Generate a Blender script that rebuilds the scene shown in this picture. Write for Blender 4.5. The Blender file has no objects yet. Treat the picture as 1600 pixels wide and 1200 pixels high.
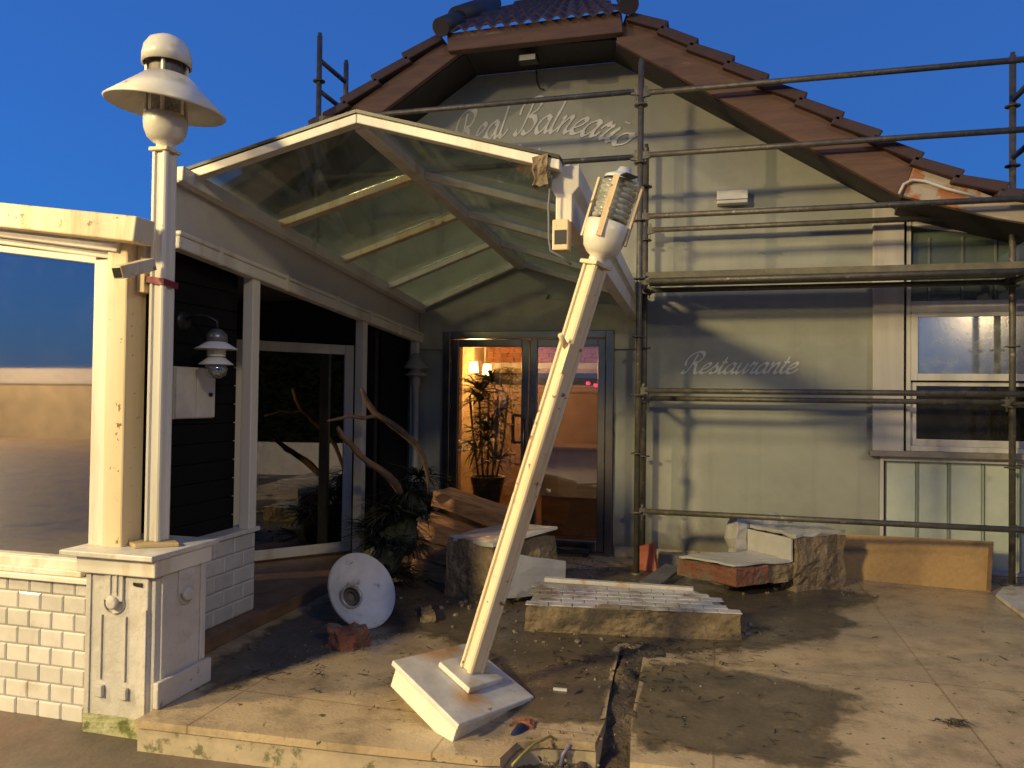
import bpy, bmesh, math, random
from mathutils import Vector, Matrix, noise
from mathutils.geometry import intersect_line_plane
random.seed(7)
R = math.radians
S = bpy.context.scene
COL = S.collection

# ------------------------------------------------------------------ camera
FPX = 1202.0
cam_d = bpy.data.cameras.new('camera')
cam = bpy.data.objects.new('camera', cam_d)
COL.objects.link(cam)
cam_d.sensor_width = 36.0
cam_d.lens = FPX / 1600 * 36
cam_d.clip_start = 0.05
cam_d.clip_end = 6000
CM = Matrix.Rotation(R(14.9), 4, 'Z') @ Matrix.Rotation(R(91.05), 4, 'X') @ Matrix.Rotation(0.013, 4, 'Z')
EYE = Vector((0, 0, 1.5))
cam.matrix_world = Matrix.Translation(EYE) @ CM
S.camera = cam

# ------------------------------------------------------------------ dusk sky
W = bpy.data.worlds.new("World")
S.world = W
W.use_nodes = True
wn = W.node_tree
sky = wn.nodes.new('ShaderNodeTexSky')
sky.sky_type = 'NISHITA'
sky.sun_disc = False
sky.sun_elevation = R(3.0)
sky.sun_rotation = R(90)
sky.ozone_density = 6.5
sky.dust_density = 0.3
# the evening blue is nearly even over the whole sky: soften the sky texture's own gradient with a plain dusk blue
smix = wn.nodes.new('ShaderNodeMix')
smix.data_type = 'RGBA'
smix.inputs['Factor'].default_value = 0.6
wn.links.new(sky.outputs[0], smix.inputs['A'])
smix.inputs['B'].default_value = (0.12, 0.345, 1.2, 1)
wn.links.new(smix.outputs['Result'], wn.nodes['Background'].inputs[0])
wn.nodes['Background'].inputs[1].default_value = 0.415

# street lamps and added fill lamps that light the scene (the posts are built further down)
LAMP_A = Vector((-8.5, -8.3, 7.2))       # out of frame, behind and left of the camera
LAMP_D = Vector((-9.5, -0.5, 5.4))       # out of frame, left of the terrace
FILL_LAMP_C = Vector((-27.0, -11.0, 7.4))     # added to brighten the promenade mirrored in the windscreen
FILL_LAMP_E = Vector((14.5, -12.0, 12.0))      # added warm fill, out of frame behind and right of the camera
LAMP_B = Vector((8.46, -14.0, 4.55))      # seen mirrored in the right-hand window


def spot(name, loc, target, power, color, size, blend, radius):
    d = bpy.data.lights.new(name, 'SPOT')
    d.energy = power
    d.color = color
    d.spot_size = size
    d.spot_blend = blend
    d.shadow_soft_size = radius
    o = bpy.data.objects.new(name, d)
    COL.objects.link(o)
    o.location = loc
    o.rotation_euler = (Vector(target) - loc).to_track_quat('-Z', 'Y').to_euler()
    return o


def aim(az, down):
    return Vector((math.sin(R(az)) * math.cos(R(down)), math.cos(R(az)) * math.cos(R(down)), -math.sin(R(down))))


spot('street_light', LAMP_A, LAMP_A + aim(30, 29), 10600, (1.0, 0.78, 0.35), R(49), 0.85, 0.75)
spot('street_light', LAMP_D, LAMP_D + aim(59, 34), 2300, (1.0, 0.78, 0.35), R(60), 0.85, 0.5)
spot('street_light', FILL_LAMP_E, (0.5, 6.0, 1.5), 4600, (1.0, 0.82, 0.50), R(48), 0.8, 1.0)  # added fill that warms the shaded parts of the wall
spot('street_light', FILL_LAMP_C, (-20, -12, 0), 24000, (1.0, 0.72, 0.38), R(130), 0.5, 0.15)  # added light on the street and promenade wall mirrored at the left
spot('street_light', LAMP_B, (1.0, 5.5, 0.0), 110, (1.0, 0.72, 0.36), R(75), 0.7, 0.3)

S.view_settings.view_transform = 'Standard'
S.view_settings.look = 'None'
S.view_settings.exposure = 0.0
S.view_settings.gamma = 1.0
S.view_settings.use_curve_mapping = False
try:
    S.cycles.use_denoising = True
    S.cycles.max_bounces = 10
    S.cycles.transparent_max_bounces = 16
    S.cycles.sample_clamp_indirect = 6
except Exception:
    pass


# ------------------------------------------------------------------ measuring helpers
def ray(u, v):
    return CM.to_3x3() @ Vector(((u - 800) / FPX, -(v - 600) / FPX, -1))


def aZ(u, v, z=0.0):
    d = ray(u, v)
    return EYE + d * ((z - EYE.z) / d.z)


def aY(u, v, y):
    d = ray(u, v)
    return EYE + d * (y / d.y)


def aX(u, v, x):
    d = ray(u, v)
    return EYE + d * (x / d.x)


def aP(u, v, p, n):
    d = ray(u, v)
    return EYE + d * ((Vector(p) - EYE).dot(Vector(n)) / d.dot(Vector(n)))


# ------------------------------------------------------------------ materials
MATS = {}


def nd(nt, kind, **kw):
    n = nt.nodes.new(kind)
    for k, v in kw.items():
        setattr(n, k, v)
    return n


def mat(name, col, rough=0.6, metal=0.0, col2=None, scale=6.0, bump=0.15, bscale=45.0,
        dirt=None, dscale=3.0, dlo=0.52, dhi=0.7, streak=False, rvar=0.0, spec=0.5, emit=None, bdist=0.01, chip=None, chipat=0.69, island=0.0):
    if name in MATS:
        return MATS[name]
    m = bpy.data.materials.new(name)
    MATS[name] = m
    m.use_nodes = True
    nt = m.node_tree
    L = nt.links
    b = nt.nodes['Principled BSDF']
    b.inputs['Roughness'].default_value = rough
    b.inputs['Metallic'].default_value = metal
    b.inputs['Specular IOR Level'].default_value = spec
    tc = nd(nt, 'ShaderNodeTexCoord')
    src = tc.outputs['Object']
    if streak:
        mp = nd(nt, 'ShaderNodeMapping')
        mp.inputs['Scale'].default_value = streak if isinstance(streak, tuple) else (1, 1, 0.12)
        L.new(src, mp.inputs[0])
        vec = mp.outputs[0]
    else:
        vec = src
    n1 = nd(nt, 'ShaderNodeTexNoise')
    n1.inputs['Scale'].default_value = scale
    n1.inputs['Detail'].default_value = 6
    n1.inputs['Roughness'].default_value = 0.62
    L.new(vec, n1.inputs['Vector'])
    mx = nd(nt, 'ShaderNodeMix', data_type='RGBA')
    c2 = col2 or tuple(c * 0.78 for c in col)
    mx.inputs['A'].default_value = (*col, 1)
    mx.inputs['B'].default_value = (*c2, 1)
    rp = nd(nt, 'ShaderNodeMapRange')
    rp.inputs['From Min'].default_value = 0.35
    rp.inputs['From Max'].default_value = 0.68
    L.new(n1.outputs['Fac'], rp.inputs['Value'])
    L.new(rp.outputs[0], mx.inputs['Factor'])
    out = mx.outputs['Result']
    if dirt:
        n2 = nd(nt, 'ShaderNodeTexNoise')
        n2.inputs['Scale'].default_value = dscale
        n2.inputs['Detail'].default_value = 9
        n2.inputs['Roughness'].default_value = 0.7
        L.new(vec, n2.inputs['Vector'])
        r2 = nd(nt, 'ShaderNodeMapRange')
        r2.inputs['From Min'].default_value = dlo
        r2.inputs['From Max'].default_value = dhi
        L.new(n2.outputs['Fac'], r2.inputs['Value'])
        m2 = nd(nt, 'ShaderNodeMix', data_type='RGBA')
        L.new(r2.outputs[0], m2.inputs['Factor'])
        L.new(out, m2.inputs['A'])
        m2.inputs['B'].default_value = (*dirt, 1)
        out = m2.outputs['Result']
    if chip:
        n5 = nd(nt, 'ShaderNodeTexNoise')
        n5.inputs['Scale'].default_value = 16
        n5.inputs['Detail'].default_value = 8
        n5.inputs['Roughness'].default_value = 0.6
        L.new(src, n5.inputs['Vector'])
        r5 = nd(nt, 'ShaderNodeMapRange')
        r5.inputs['From Min'].default_value = chipat
        r5.inputs['From Max'].default_value = chipat + 0.03
        L.new(n5.outputs['Fac'], r5.inputs['Value'])
        m5 = nd(nt, 'ShaderNodeMix', data_type='RGBA')
        L.new(r5.outputs[0], m5.inputs['Factor'])
        L.new(out, m5.inputs['A'])
        m5.inputs['B'].default_value = (*chip, 1)
        out = m5.outputs['Result']
    if island:
        gi = nd(nt, 'ShaderNodeNewGeometry')
        r6 = nd(nt, 'ShaderNodeMapRange')
        r6.inputs['To Min'].default_value = 1 - island
        r6.inputs['To Max'].default_value = 1.0
        L.new(gi.outputs['Random Per Island'], r6.inputs['Value'])
        m6 = nd(nt, 'ShaderNodeMix', data_type='RGBA', blend_type='MULTIPLY')
        m6.inputs['Factor'].default_value = 1.0
        L.new(out, m6.inputs['A'])
        L.new(r6.outputs[0], m6.inputs['B'])
        out = m6.outputs['Result']
    L.new(out, b.inputs['Base Color'])
    if rvar:
        r3 = nd(nt, 'ShaderNodeMapRange')
        r3.inputs['From Min'].default_value = 0.3
        r3.inputs['From Max'].default_value = 0.7
        r3.inputs['To Min'].default_value = max(0.03, rough - rvar)
        r3.inputs['To Max'].default_value = min(1, rough + rvar)
        L.new(n1.outputs['Fac'], r3.inputs['Value'])
        L.new(r3.outputs[0], b.inputs['Roughness'])
    if bump:
        n4 = nd(nt, 'ShaderNodeTexNoise')
        n4.inputs['Scale'].default_value = bscale
        n4.inputs['Detail'].default_value = 5
        L.new(vec, n4.inputs['Vector'])
        bp = nd(nt, 'ShaderNodeBump')
        bp.inputs['Strength'].default_value = bump
        bp.inputs['Distance'].default_value = bdist
        L.new(n4.outputs['Fac'], bp.inputs['Height'])
        L.new(bp.outputs[0], b.inputs['Normal'])
    if emit:
        b.inputs['Emission Color'].default_value = (*emit[0], 1)
        b.inputs['Emission Strength'].default_value = emit[1]
    return m


def glass(name, tint=(0.8, 0.85, 0.82), gloss=0.25, dirt=0.2, dcol=(0.35, 0.36, 0.28), rough=0.02, bump=0.0, bscale=60,
          dscale=2.5, dlo=0.4, dhi=0.75, bdist=0.003, gcol=(1, 1, 1)):
    """A thin pane: see-through tint, a mirror share that grows at grazing angles, and dried dirt."""
    m = bpy.data.materials.new(name)
    MATS[name] = m
    m.use_nodes = True
    nt = m.node_tree
    L = nt.links
    nt.nodes.remove(nt.nodes['Principled BSDF'])
    out = nt.nodes['Material Output']
    tr = nd(nt, 'ShaderNodeBsdfTransparent')
    tr.inputs[0].default_value = (*tint, 1)
    gl = nd(nt, 'ShaderNodeBsdfGlossy')
    gl.inputs['Roughness'].default_value = rough
    gl.inputs['Color'].default_value = (*gcol, 1)
    df = nd(nt, 'ShaderNodeBsdfDiffuse')
    df.inputs[0].default_value = (*dcol, 1)
    lw = nd(nt, 'ShaderNodeLayerWeight')
    lw.inputs['Blend'].default_value = 0.35
    mr = nd(nt, 'ShaderNodeMapRange')
    mr.inputs['To Min'].default_value = gloss
    mr.inputs['To Max'].default_value = min(1, gloss + 0.5)
    L.new(lw.outputs['Fresnel'], mr.inputs['Value'])
    m1 = nd(nt, 'ShaderNodeMixShader')
    L.new(mr.outputs[0], m1.inputs[0])
    L.new(tr.outputs[0], m1.inputs[1])
    L.new(gl.outputs[0], m1.inputs[2])
    tc = nd(nt, 'ShaderNodeTexCoord')
    n = nd(nt, 'ShaderNodeTexNoise')
    n.inputs['Scale'].default_value = dscale
    n.inputs['Detail'].default_value = 9
    n.inputs['Roughness'].default_value = 0.65
    L.new(tc.outputs['Object'], n.inputs['Vector'])
    r2 = nd(nt, 'ShaderNodeMapRange')
    r2.inputs['From Min'].default_value = dlo
    r2.inputs['From Max'].default_value = dhi
    r2.inputs['To Min'].default_value = dirt * 0.35
    r2.inputs['To Max'].default_value = dirt
    L.new(n.outputs['Fac'], r2.inputs['Value'])
    m2 = nd(nt, 'ShaderNodeMixShader')
    L.new(r2.outputs[0], m2.inputs[0])
    L.new(m1.outputs[0], m2.inputs[1])
    L.new(df.outputs[0], m2.inputs[2])
    L.new(m2.outputs[0], out.inputs[0])
    if bump:
        n4 = nd(nt, 'ShaderNodeTexNoise')
        n4.inputs['Scale'].default_value = bscale
        n4.inputs['Detail'].default_value = 4
        L.new(tc.outputs['Object'], n4.inputs['Vector'])
        bp = nd(nt, 'ShaderNodeBump')
        bp.inputs['Strength'].default_value = bump
        bp.inputs['Distance'].default_value = bdist
        L.new(n4.outputs['Fac'], bp.inputs['Height'])
        L.new(bp.outputs[0], gl.inputs['Normal'])
    return m


RUST = (0.30, 0.13, 0.035)
M_WHITE = mat('white_paint', (0.66, 0.63, 0.54), 0.45, col2=(0.54, 0.50, 0.42), scale=3, dirt=(0.42, 0.33, 0.20), dscale=6, dlo=0.54, dhi=0.78, bump=0.15, bscale=25, streak=True, chip=(0.22, 0.15, 0.09), chipat=0.70)
M_WHITE_RUST = mat('rust_streaked_white_paint', (0.60, 0.52, 0.38), 0.48, col2=(0.60, 0.46, 0.24), scale=4, dirt=(0.40, 0.20, 0.05), dscale=7, dlo=0.5, dhi=0.7, bump=0.2, bscale=30, streak=True, chip=(0.20, 0.10, 0.045), chipat=0.63)
M_LAMPWHITE = mat('white_enamel', (0.70, 0.66, 0.56), 0.32, col2=(0.58, 0.53, 0.43), scale=4, dirt=(0.40, 0.31, 0.18), dscale=8, dlo=0.57, dhi=0.8, bump=0.06, chip=(0.2, 0.12, 0.06), chipat=0.71)
M_PILLAR = mat('painted_render_white', (0.53, 0.50, 0.455), 0.75, col2=(0.44, 0.405, 0.355), scale=4, dirt=(0.36, 0.33, 0.27), dscale=6, dlo=0.52, dhi=0.75, bump=0.5, bscale=35, chip=(0.20, 0.18, 0.15), chipat=0.69)
M_TILE = mat('glazed_white_tile', (0.56, 0.54, 0.50), 0.14, col2=(0.47, 0.45, 0.41), dirt=(0.34, 0.28, 0.18), dscale=4, dlo=0.56, dhi=0.8, bump=0.03, bscale=12, island=0.16)
M_GROUT = mat('grout', (0.36, 0.33, 0.28), 0.9)
M_MARBLE = mat('white_marble', (0.60, 0.58, 0.53), 0.38, col2=(0.44, 0.42, 0.38), scale=7, dirt=(0.44, 0.24, 0.05), dscale=4.2, dlo=0.53, dhi=0.66, bump=0.08)
M_BEIGE = mat('beige_stone', (0.40, 0.33, 0.23), 0.55, col2=(0.30, 0.25, 0.17), scale=9, dirt=(0.12, 0.12, 0.055), dscale=10, dlo=0.54, dhi=0.62, bump=0.15)
M_WALL = mat('grey_green_render', (0.305, 0.312, 0.265), 0.6, col2=(0.262, 0.27, 0.23), scale=2.2, dirt=(0.21, 0.215, 0.175), dscale=1.4, dlo=0.5, dhi=0.8, bump=0.12, bscale=120)
wnt = M_WALL.node_tree
wb = wnt.nodes['Principled BSDF']
wcur = wb.inputs['Base Color'].links[0].from_socket
wtc = [n for n in wnt.nodes if n.type == 'TEX_COORD'][0]
wsx = nd(wnt, 'ShaderNodeSeparateXYZ')
wnt.links.new(wtc.outputs['Object'], wsx.inputs[0])
wno = nd(wnt, 'ShaderNodeTexNoise')
wno.inputs['Scale'].default_value = 6
wno.inputs['Detail'].default_value = 8
wnt.links.new(wtc.outputs['Object'], wno.inputs['Vector'])
wma = nd(wnt, 'ShaderNodeMath', operation='MULTIPLY_ADD')
wma.inputs[1].default_value = -0.75
wnt.links.new(wno.outputs['Fac'], wma.inputs[0])
wnt.links.new(wsx.outputs['Z'], wma.inputs[2])
wmr = nd(wnt, 'ShaderNodeMapRange')
wmr.inputs['From Min'].default_value = 0.05
wmr.inputs['From Max'].default_value = -0.28
wmr.inputs['To Max'].default_value = 0.75
wnt.links.new(wma.outputs[0], wmr.inputs['Value'])
wmx = nd(wnt, 'ShaderNodeMix', data_type='RGBA')
wnt.links.new(wmr.outputs[0], wmx.inputs['Factor'])
wnt.links.new(wcur, wmx.inputs['A'])
wmx.inputs['B'].default_value = (0.13, 0.105, 0.07, 1)
# drips running down the render
wmp = nd(wnt, 'ShaderNodeMapping')
wmp.inputs['Scale'].default_value = (7, 7, 0.35)
wnt.links.new(wtc.outputs['Object'], wmp.inputs[0])
wn2 = nd(wnt, 'ShaderNodeTexNoise')
wn2.inputs['Scale'].default_value = 1.6
wn2.inputs['Detail'].default_value = 7
wnt.links.new(wmp.outputs[0], wn2.inputs['Vector'])
wm2 = nd(wnt, 'ShaderNodeMapRange')
wm2.inputs['From Min'].default_value = 0.56
wm2.inputs['From Max'].default_value = 0.74
wm2.inputs['To Max'].default_value = 0.22
wnt.links.new(wn2.outputs['Fac'], wm2.inputs['Value'])
wx2 = nd(wnt, 'ShaderNodeMix', data_type='RGBA')
wnt.links.new(wm2.outputs[0], wx2.inputs['Factor'])
wnt.links.new(wmx.outputs['Result'], wx2.inputs['A'])
wx2.inputs['B'].default_value = (0.17, 0.17, 0.14, 1)
wnt.links.new(wx2.outputs['Result'], wb.inputs['Base Color'])
M_CREAM = mat('cream_render', (0.36, 0.33, 0.26), 0.7, bump=0.1, bscale=90)
M_LETTER = mat('pale_lettering_paint', (0.62, 0.62, 0.58), 0.6, bump=0)
M_WOODRED = mat('weathered_red_timber', (0.15, 0.078, 0.048), 0.7, col2=(0.085, 0.046, 0.033), scale=5, dirt=(0.26, 0.17, 0.11), dscale=4, dlo=0.6, dhi=0.72, bump=0.4, bscale=20, streak=(0.4, 1, 3))
M_SOFFIT = mat('dark_soffit_boards', (0.028, 0.02, 0.02), 0.7, bump=0.2)
M_ROOFTILE = mat('clay_roof_tile', (0.062, 0.028, 0.025), 0.65, col2=(0.038, 0.02, 0.02), scale=12, dirt=(0.05, 0.04, 0.04), dscale=6, bump=0.3)
M_STEEL = mat('weathered_galvanised_steel', (0.15, 0.135, 0.105), 0.5, 0.45, col2=(0.085, 0.075, 0.06), scale=14, dirt=(0.36, 0.34, 0.29), dscale=17, dlo=0.6, dhi=0.72, bump=0.4, bscale=60)
M_PLANKMETAL = mat('scaffold_deck', (0.17, 0.15, 0.09), 0.6, 0.2, col2=(0.10, 0.09, 0.06), scale=9, bump=0.3)
M_CHROME = mat('brushed_steel', (0.27, 0.24, 0.19), 0.3, 1.0, bump=0.08, bscale=8)
M_DARKBOARD = mat('dark_siding', (0.006, 0.006, 0.006), 0.8, spec=0.15, bump=0.2)
M_BLACK = mat('black', (0.008, 0.008, 0.008), 0.5, bump=0)
M_DARKMETAL = mat('dark_metal', (0.03, 0.03, 0.03), 0.4, 0.6, bump=0)
M_MASON = mat('broken_masonry', (0.26, 0.19, 0.11), 0.9, col2=(0.13, 0.095, 0.05), scale=7, dirt=(0.07, 0.055, 0.04), dscale=4, dlo=0.5, dhi=0.62, bump=1.0, bscale=22, bdist=0.03)
M_BRICKRED = mat('broken_red_brick', (0.24, 0.085, 0.045), 0.9, col2=(0.14, 0.06, 0.035), scale=10, dirt=(0.15, 0.115, 0.075), dscale=6, dlo=0.5, dhi=0.6, bump=1.0, bscale=30, bdist=0.02)
M_CHIP = mat('chipboard', (0.40, 0.25, 0.10), 0.75, col2=(0.33, 0.20, 0.075), scale=30, dirt=(0.26, 0.15, 0.06), dscale=3, dlo=0.55, dhi=0.8, bump=0.25, bscale=160, bdist=0.003)
M_SPLITWOOD = mat('splintered_wood', (0.50, 0.27, 0.11), 0.75, col2=(0.24, 0.10, 0.035), scale=6, bump=0.6, bscale=20, streak=(0.25, 3, 3))
M_DRIFT = mat('driftwood', (0.20, 0.12, 0.06), 0.8, col2=(0.11, 0.065, 0.035), scale=20, bump=0.6, bscale=40)
M_MUD = mat('wet_mud', (0.115, 0.092, 0.06), 0.34, col2=(0.075, 0.06, 0.04), scale=4, rvar=0.15, bump=0.5, bscale=25, dirt=(0.16, 0.12, 0.075), dscale=7, dlo=0.55, dhi=0.7, chip=(0.04, 0.03, 0.02), chipat=0.66)
M_LEAF = mat('palm_leaf', (0.012, 0.017, 0.010), 0.6, col2=(0.02, 0.026, 0.012), bump=0)
M_LEAFIN = mat('house_plant_leaf', (0.07, 0.085, 0.02), 0.5, bump=0)
M_RED = mat('red_tape', (0.20, 0.012, 0.03), 0.45, bump=0.3, bscale=30)
M_ORANGE = mat('orange_plastic', (0.35, 0.07, 0.025), 0.55, dirt=(0.1, 0.06, 0.04), bump=0.1)
M_BLUE = mat('blue_pipe', (0.02, 0.035, 0.10), 0.5, dirt=(0.06, 0.05, 0.04), bump=0.1)
M_CABLE = mat('yellow_cable', (0.25, 0.22, 0.06), 0.5, bump=0)
M_ROUGHGREY = mat('grey_sheet', (0.13, 0.13, 0.13), 0.5, dirt=(0.06, 0.05, 0.04), bump=0.2)
M_PINKWALL = mat('panelled_wall', (0.30, 0.19, 0.125), 0.5, bump=0)
M_INTWALL = mat('interior_plaster', (0.62, 0.45, 0.24), 0.8, bump=0)
M_INTFLOOR = mat('wooden_floor', (0.13, 0.055, 0.025), 0.3, col2=(0.07, 0.03, 0.014), streak=(0.3, 3, 1), bump=0.1)
M_CORR = mat('translucent_sheet', (0.52, 0.56, 0.47), 0.3, col2=(0.45, 0.50, 0.42), bump=0.05)
M_DARKCORR = mat('dark_sheet', (0.10, 0.125, 0.10), 0.25, bump=0.04)
G_CANOPY = glass('canopy_glass', (0.60, 0.65, 0.60), 0.07, 0.18, (0.34, 0.35, 0.25), 0.05, dscale=3.0)
G_SCREEN = glass('windscreen_glass', (0.30, 0.32, 0.26), 0.42, 0.05, (0.36, 0.30, 0.18), 0.03, dscale=5, dlo=0.5, dhi=0.8)
G_DOOR = glass('door_glass', (0.82, 0.80, 0.76), 0.14, 0.03, (0.3, 0.26, 0.2), 0.008)
G_VER = glass('veranda_glass', (0.12, 0.12, 0.11), 0.24, 0.02, (0.2, 0.18, 0.14), 0.01)
G_WIN = glass('rainy_glass', (0.2, 0.22, 0.2), 0.50, 0.42, (0.50, 0.53, 0.52), 0.13, bump=0.03, bscale=90, dscale=9, bdist=0.006)
G_WIND = glass('dark_rainy_glass', (0.16, 0.16, 0.13), 0.14, 0.14, (0.22, 0.2, 0.15), 0.03, bump=0.06, bscale=55, dscale=9, bdist=0.006)
G_LAMP = glass('ribbed_lamp_glass', (0.62, 0.62, 0.52), 0.14, 0.75, (0.52, 0.53, 0.44), 0.1, dscale=12)
G_CLEAR = glass('clear_lamp_glass', (0.7, 0.7, 0.66), 0.25, 0.12, (0.5, 0.5, 0.45), 0.04)


# ------------------------------------------------------------------ object helpers
ORG = {}


def thing(name, label, cat, loc=(0, 0, 0), group=None, rot=None):
    o = bpy.data.objects.new(name, None)
    o.empty_display_size = 0.1
    COL.objects.link(o)
    o.location = loc
    ORG[o] = Vector(loc)
    if rot is not None:
        o.rotation_euler = rot
    o['label'] = label
    o['category'] = cat
    if group:
        o['group'] = group
    return o


def tag(o, label, cat, group=None):
    o['label'] = label
    o['category'] = cat
    if group:
        o['group'] = group
    return o


class MB:
    """Collects shapes and links them as one mesh object."""

    def __init__(self):
        self.bm = bmesh.new()

    def face(self, pts):
        vs = [self.bm.verts.new(p) for p in pts]
        return self.bm.faces.new(vs)

    def hexa(self, p):
        """8 corners: bottom ring 0-3, top ring 4-7"""
        v = [self.bm.verts.new(q) for q in p]
        for f in ((3, 2, 1, 0), (4, 5, 6, 7), (0, 1, 5, 4), (1, 2, 6, 5), (2, 3, 7, 6), (3, 0, 4, 7)):
            self.bm.faces.new([v[i] for i in f])
        return self

    def box(self, x0, x1, y0, y1, z0, z1):
        return self.hexa([(x0, y0, z0), (x1, y0, z0), (x1, y1, z0), (x0, y1, z0), (x0, y0, z1), (x1, y0, z1), (x1, y1, z1), (x0, y1, z1)])

    def bar(self, a, b, w, h, up=(0, 0, 1)):
        """rectangular bar from a to b, w across, h along up"""
        a, b = Vector(a), Vector(b)
        d = (b - a).normalized()
        s = d.cross(Vector(up)).normalized()
        u = s.cross(d).normalized()
        s *= w / 2
        u *= h / 2
        return self.hexa([a - s - u, a + s - u, b + s - u, b - s - u, a - s + u, a + s + u, b + s + u, b - s + u])

    def prism(self, pts, off):
        """closed polygon pts extruded by vector off"""
        off = Vector(off)
        n = len(pts)
        a = [self.bm.verts.new(p) for p in pts]
        b = [self.bm.verts.new(Vector(p) + off) for p in pts]
        fs = [self.bm.faces.new(a[::-1]), self.bm.faces.new(b)]
        for i in range(n):
            self.bm.faces.new([a[i], a[(i + 1) % n], b[(i + 1) % n], b[i]])
        return self

    def tube(self, pts, r, n=10, cap=True):
        pts = [Vector(p) for p in pts]
        rr = r if isinstance(r, (list, tuple)) else [r] * len(pts)
        rings = []
        up = Vector((0, 0, 1))
        for i, p in enumerate(pts):
            d = (pts[min(i + 1, len(pts) - 1)] - pts[max(i - 1, 0)]).normalized()
            if abs(d.dot(up)) > 0.95:
                s = d.cross(Vector((1, 0, 0))).normalized()
            else:
                s = d.cross(up).normalized()
            t = s.cross(d)
            rings.append([self.bm.verts.new(p + (s * math.cos(2 * math.pi * k / n) + t * math.sin(2 * math.pi * k / n)) * rr[i]) for k in range(n)])
        for i in range(len(pts) - 1):
            for k in range(n):
                f = self.bm.faces.new([rings[i][k], rings[i][(k + 1) % n], rings[i + 1][(k + 1) % n], rings[i + 1][k]])
                f.smooth = True
        if cap:
            self.bm.faces.new(rings[0][::-1])
            self.bm.faces.new(rings[-1])
        return self

    def lathe(self, prof, n=32, mtx=None, smooth=True):
        """prof: (radius, z) list turned about z, optionally moved by mtx"""
        mtx = mtx or Matrix()
        rings = []
        for r_, z in prof:
            if r_ < 1e-5:
                rings.append([self.bm.verts.new(mtx @ Vector((0, 0, z)))])
            else:
                rings.append([self.bm.verts.new(mtx @ Vector((r_ * math.cos(2 * math.pi * k / n), r_ * math.sin(2 * math.pi * k / n), z))) for k in range(n)])
        for a, b in zip(rings, rings[1:]):
            for k in range(n):
                k2 = (k + 1) % n
                if len(a) == 1 and len(b) == 1:
                    continue
                if len(a) == 1:
                    q = [a[0], b[k2], b[k]]
                elif len(b) == 1:
                    q = [a[k], a[k2], b[0]]
                else:
                    q = [a[k], a[k2], b[k2], b[k]]
                f = self.bm.faces.new(q)
                f.smooth = smooth
        return self

    def rough(self, cuts=3, amp=0.02, freq=6.0, seed=0.0, keep=None):
        """subdivide everything collected so far and displace it with noise (broken masonry, stones, wood)"""
        bmesh.ops.recalc_face_normals(self.bm, faces=self.bm.faces)
        bmesh.ops.triangulate(self.bm, faces=[f for f in self.bm.faces if len(f.verts) > 4])
        bmesh.ops.subdivide_edges(self.bm, edges=self.bm.edges[:], cuts=cuts, use_grid_fill=True)
        self.bm.normal_update()
        for v in self.bm.verts:
            if keep and keep(v.co):
                continue
            q = v.co * freq + Vector((seed, seed * 1.7, -seed))
            v.co += noise.noise_vector(q) * amp + noise.noise_vector(q * 2.7) * amp * 0.5
        return self

    def build(self, name, material, parent=None, bevel=0.0, smooth=False, world=True, recalc=True):
        me = bpy.data.meshes.new(name)
        if recalc:
            bmesh.ops.recalc_face_normals(self.bm, faces=self.bm.faces)
        org = ORG.get(parent, Vector()) if world else Vector()
        if parent is not None and world:
            for v in self.bm.verts:
                v.co -= org
        if smooth:
            for f in self.bm.faces:
                f.smooth = True
        self.bm.to_mesh(me)
        self.bm.free()
        me.materials.append(material)
        o = bpy.data.objects.new(name, me)
        COL.objects.link(o)
        if parent is not None:
            o.parent = parent
            ORG[o] = org
        if bevel:
            md = o.modifiers.new('bevel', 'BEVEL')
            md.width = bevel
            md.segments = 2
            md.limit_method = 'ANGLE'
            md.angle_limit = R(40)
        return o


def structure(o):
    o['kind'] = 'structure'
    return o


def stuff(o, label=None, cat=None):
    o['kind'] = 'stuff'
    if label:
        o['label'] = label
        o['category'] = cat
    return o


def tiles(mb, o, u, v, n, w, h, tw, th, gap=0.005, thick=0.009, bev=0.008, clip=None, jitter=0.0):
    """running-bond bevelled tiles on the rectangle o + [0..w]u + [0..h]v, standing out along n"""
    o, u, v, n = map(Vector, (o, u, v, n))
    rows = int(h / th) + 1
    for r_ in range(rows):
        y0, y1 = r_ * th, min((r_ + 1) * th - gap, h)
        if y1 - y0 < 0.01:
            continue
        x = -tw / 2 if r_ % 2 else 0
        while x < w:
            x0, x1 = max(x, 0), min(x + tw - gap, w)
            if x1 - x0 > 0.012 and not (clip and clip((x0 + x1) / 2, (y0 + y1) / 2)):
                bb = min(bev, (x1 - x0) * 0.3, (y1 - y0) * 0.3)
                t = thick + random.uniform(-jitter, jitter)
                lo = [o + u * a + v * b for a, b in ((x0, y0), (x1, y0), (x1, y1), (x0, y1))]
                mid = [q + n * (t * 0.45) for q in lo]
                hi = [o + u * a + v * b + n * t for a, b in ((x0 + bb, y0 + bb), (x1 - bb, y0 + bb), (x1 - bb, y1 - bb), (x0 + bb, y1 - bb))]
                mb.hexa(lo + mid)
                mb.hexa(mid + hi)
            x += tw
    return mb


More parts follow.
